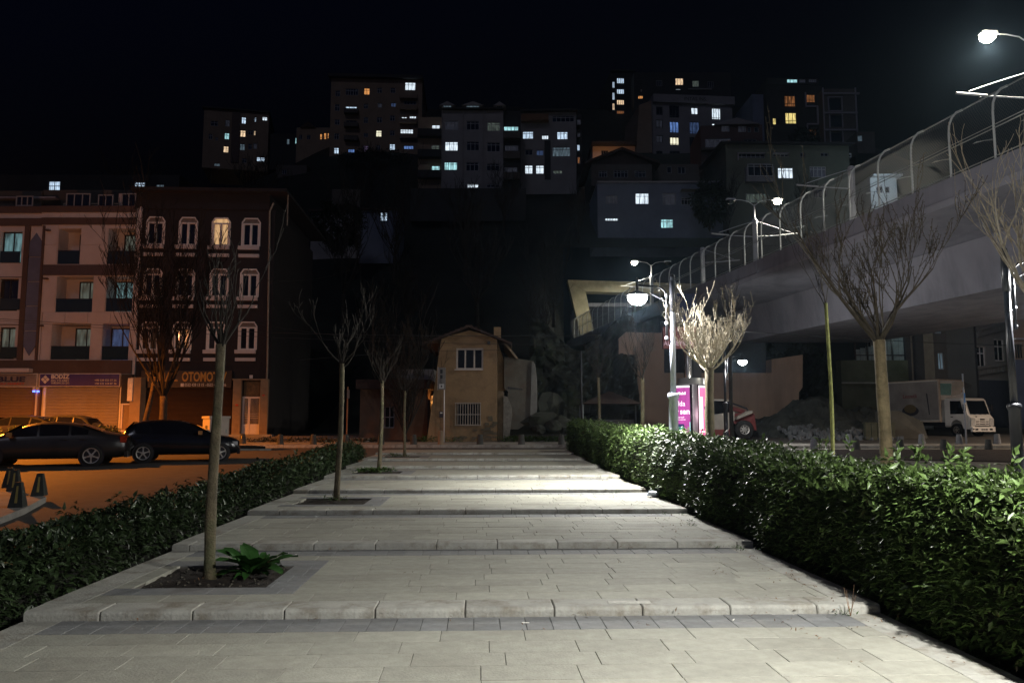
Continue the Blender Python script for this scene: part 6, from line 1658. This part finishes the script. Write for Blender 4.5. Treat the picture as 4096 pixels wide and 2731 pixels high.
MB().lathe([(0,0),(.62,0)], 24, cap=False, M=Matrix.Translation((-3.9,-1.072,1.55))@Matrix.Scale(.5,4,(0,0,1))@Matrix.Rotation(PI/2,4,'X')).build("printed_plate", dk, tr)
MB().lathe([(0,0),(.45,0)], 24, cap=False, M=Matrix.Translation((-3.9,-1.078,1.68))@Matrix.Scale(.6,4,(0,0,1))@Matrix.Rotation(PI/2,4,'X')).build("printed_food", mat("print_food", (.16,.12,.06), .6), tr)
MB().prism([(-2.7,2.6),(-2.62,2.6),(-2.5,1.3),(-2.56,1.3)], -1.076, -1.066, 'y').build("printed_fork", dk, tr); text("lettering", "Lezzetli", .34, mat("print_red", (.25,.04,.04), .6), tr, (-3.9,-1.07,2.45))
MB().box(BX1+.004,-.98,BZ1-.95,BX1+.02,.1,BZ1-.25).build("printed_front", mat("print_teal", (.22,.42,.40), .6), tr); MB().prism([(.0,BZ1-.75),(.95,BZ1-.75),(.9,BZ1-.25),(.5,BZ1-.35)], BX1+.005, BX1+.022, 'x').build("printed_front", mat("print_orange", (.55,.22,.06), .6), tr)
MB().box(-6.2,-.42,.62,-1.6,-.32,.84).box(-6.2,.32,.62,-1.6,.42,.84).build("chassis", black_metal, tr)
MB().box(-4.4,-.98,.42,-2.4,-.93,.62).build("side_guard", steel, tr)
for x in (-.85, -4.75):
    for s_ in (-1,1): wheel(tr, x, s_*.84, .39, s_, 6, .24, .55)

# ------------------------------------------------------------------ telescopic loader
ld = empty("telescopic_loader", (at(2877,1700,44).x, 44.0, zt(0,44)), 0, "red and white telescopic loader parked under the bridge", "loader")
red_p = mat("loader_red", (.15,.022,.02), .45, .1, 3, 0); wht_p = mat("loader_white", (.28,.25,.21), .5, .1, 3, 0)
MB().prism([(-2.3,.55),(.35,.55),(.50,1.05),(.75,1.20),(.75,1.75),(-.1,1.62),(-1.0,1.45),(-2.3,1.3)], -.95, .7, 'y').build("body", wht_p, ld)
MB().prism([(-2.3,.25),(.45,.25),(.45,.62),(-2.3,.62)], -.98, .9, 'y').build("chassis", red_p, ld)
MB().prism([(.55,1.0),(1.3,.95),(2.05,.6),(2.25,.55),(2.15,1.55),(1.9,1.75),(.80,1.60)], -.5, .8, 'y').build("rear_body", red_p, ld)
MB().prism([(.85,1.25),(1.85,1.62),(1.9,1.78),(1.65,1.80),(.9,1.42)], -.98, -.55, 'y').build("fender", wht_p, ld)
MB().prism([(-1.5,1.45),(.5,1.7),(.45,2.45),(-1.3,2.5)], -.85, .1, 'y').build("cab", glass, ld)
MB().prism([(-1.4,2.45),(.5,2.40),(.5,2.5),(-1.4,2.58)], -.9, .15, 'y').build("cab_roof", wht_p, ld)
MB().prism([(.5,2.4),(.72,1.5),(.62,1.5),(.42,2.4)], -.86, .12, 'y').build("cab_pillar", black_metal, ld)
MB().prism([(-2.9,2.75),(-2.7,2.95),(.6,2.20),(1.75,1.85),(1.85,1.62),(.5,1.95)], .25, .6, 'y').build("boom", red_p, ld)
MB().tube([(.8,-.2,2.30),(1.75,-.2,1.95),(1.85,-.2,1.72)], .055, 6).tube([(-2.9,.4,2.9),(-1.4,.4,2.5)], .04, 6).tube([(1.9,-.3,1.75),(2.1,-.3,1.55)], .05, 6).build("hydraulic_ram", black_metal, ld)
for x in (-1.75, 1.35):
    for s_ in (-1, 1): wheel(ld, x, s_*.80, .60, s_, 8, .42, .50)
ld.scale = (.85,.85,.85)
# second dark machine / canopy left of the kiosk
mc = empty("garden_shelter", (at(2440,1700,42).x, 42.0, zt(0,42)), 0, "small dark tent-roofed shelter behind the hedge under the bridge", "shelter")
MB().add([(-1.6,-1,1.9),(1.6,-1,1.9),(1.6,1,1.9),(-1.6,1,1.9),(0,0,2.6)], [(0,1,4),(1,2,4),(2,3,4),(3,0,4),(3,2,1,0)]).build("roof", mat("tarp_brown", (.035,.022,.018), .9), mc)
for x in (-1.5,1.5):
    for y in (-.9,.9): MB().tube([(x,y,0),(x,y,1.9)], .04, 6).build("post", steel, mc)
MB().box(-1.3,-.6,0,1.2,.6,1.1).build("stacked_goods", plaster_vdark, mc)

# ------------------------------------------------------------------ overhead cables
cabm = mat("cable_black", (.012,.012,.012), .6)
def cable(label, a, b_, sag, r=.012):
    a, b_ = Vector(a), Vector(b_); n = 26; pts = []
    for i in range(n+1):
        t = i/n; p = a.lerp(b_, t); p.z -= sag*4*t*(1-t); pts.append(p)
    o = MB().tube([p-a for p in pts], r, 4).build("overhead_cable", cabm, None, loc=a); tag(o, label, "cable", "overhead cables across the street")
def A_(px, py, Y): return at(px, py, Y)
cable("thicker overhead cable crossing from the shops past the old house to the right edge", A_(-150,1264,38), A_(2400,1340,38), .35, .016)
cable("overhead cable running across in front of the old house's upper window", A_(-150,1270,39), A_(2340,1380,39.5), .3)
cable("slack cable tied to the corner of the old house above its window", A_(1200,1440,38), A_(2000,1400,40.5), -.12, .01)
cable("overhead cable in front of the bridge from the lamp tree to the right edge", A_(2800,1310,30), A_(4400,1388,30), .15, .016)
cable("cable running from the brown building's corner toward the slope", A_(1060,1120,43), A_(1550,1000,60), .8, .012)
cable("lower cable crossing from the brown building's corner to the old house eaves", A_(1020,1292,42), A_(1750,1350,41), .3, .012)

# ------------------------------------------------------------------ thin night haze
HZ = HAZE_DENSITY
if HZ > 0:
    hm = bpy.data.materials.new("haze"); hm.use_nodes = True; nt = hm.node_tree
    nt.nodes.remove(nt.nodes["Principled BSDF"]); pvn = nt.nodes.new("ShaderNodeVolumePrincipled")
    pvn.inputs["Color"].default_value = (.50,.74,1,1); pvn.inputs["Density"].default_value = HZ; pvn.inputs["Anisotropy"].default_value = .85
    nt.links.new(pvn.outputs[0], nt.nodes["Material Output"].inputs["Volume"])
    hz = MB().box(-450,-95,-8,450,440,150).build("haze", hm); tag(hz, kind="stuff")
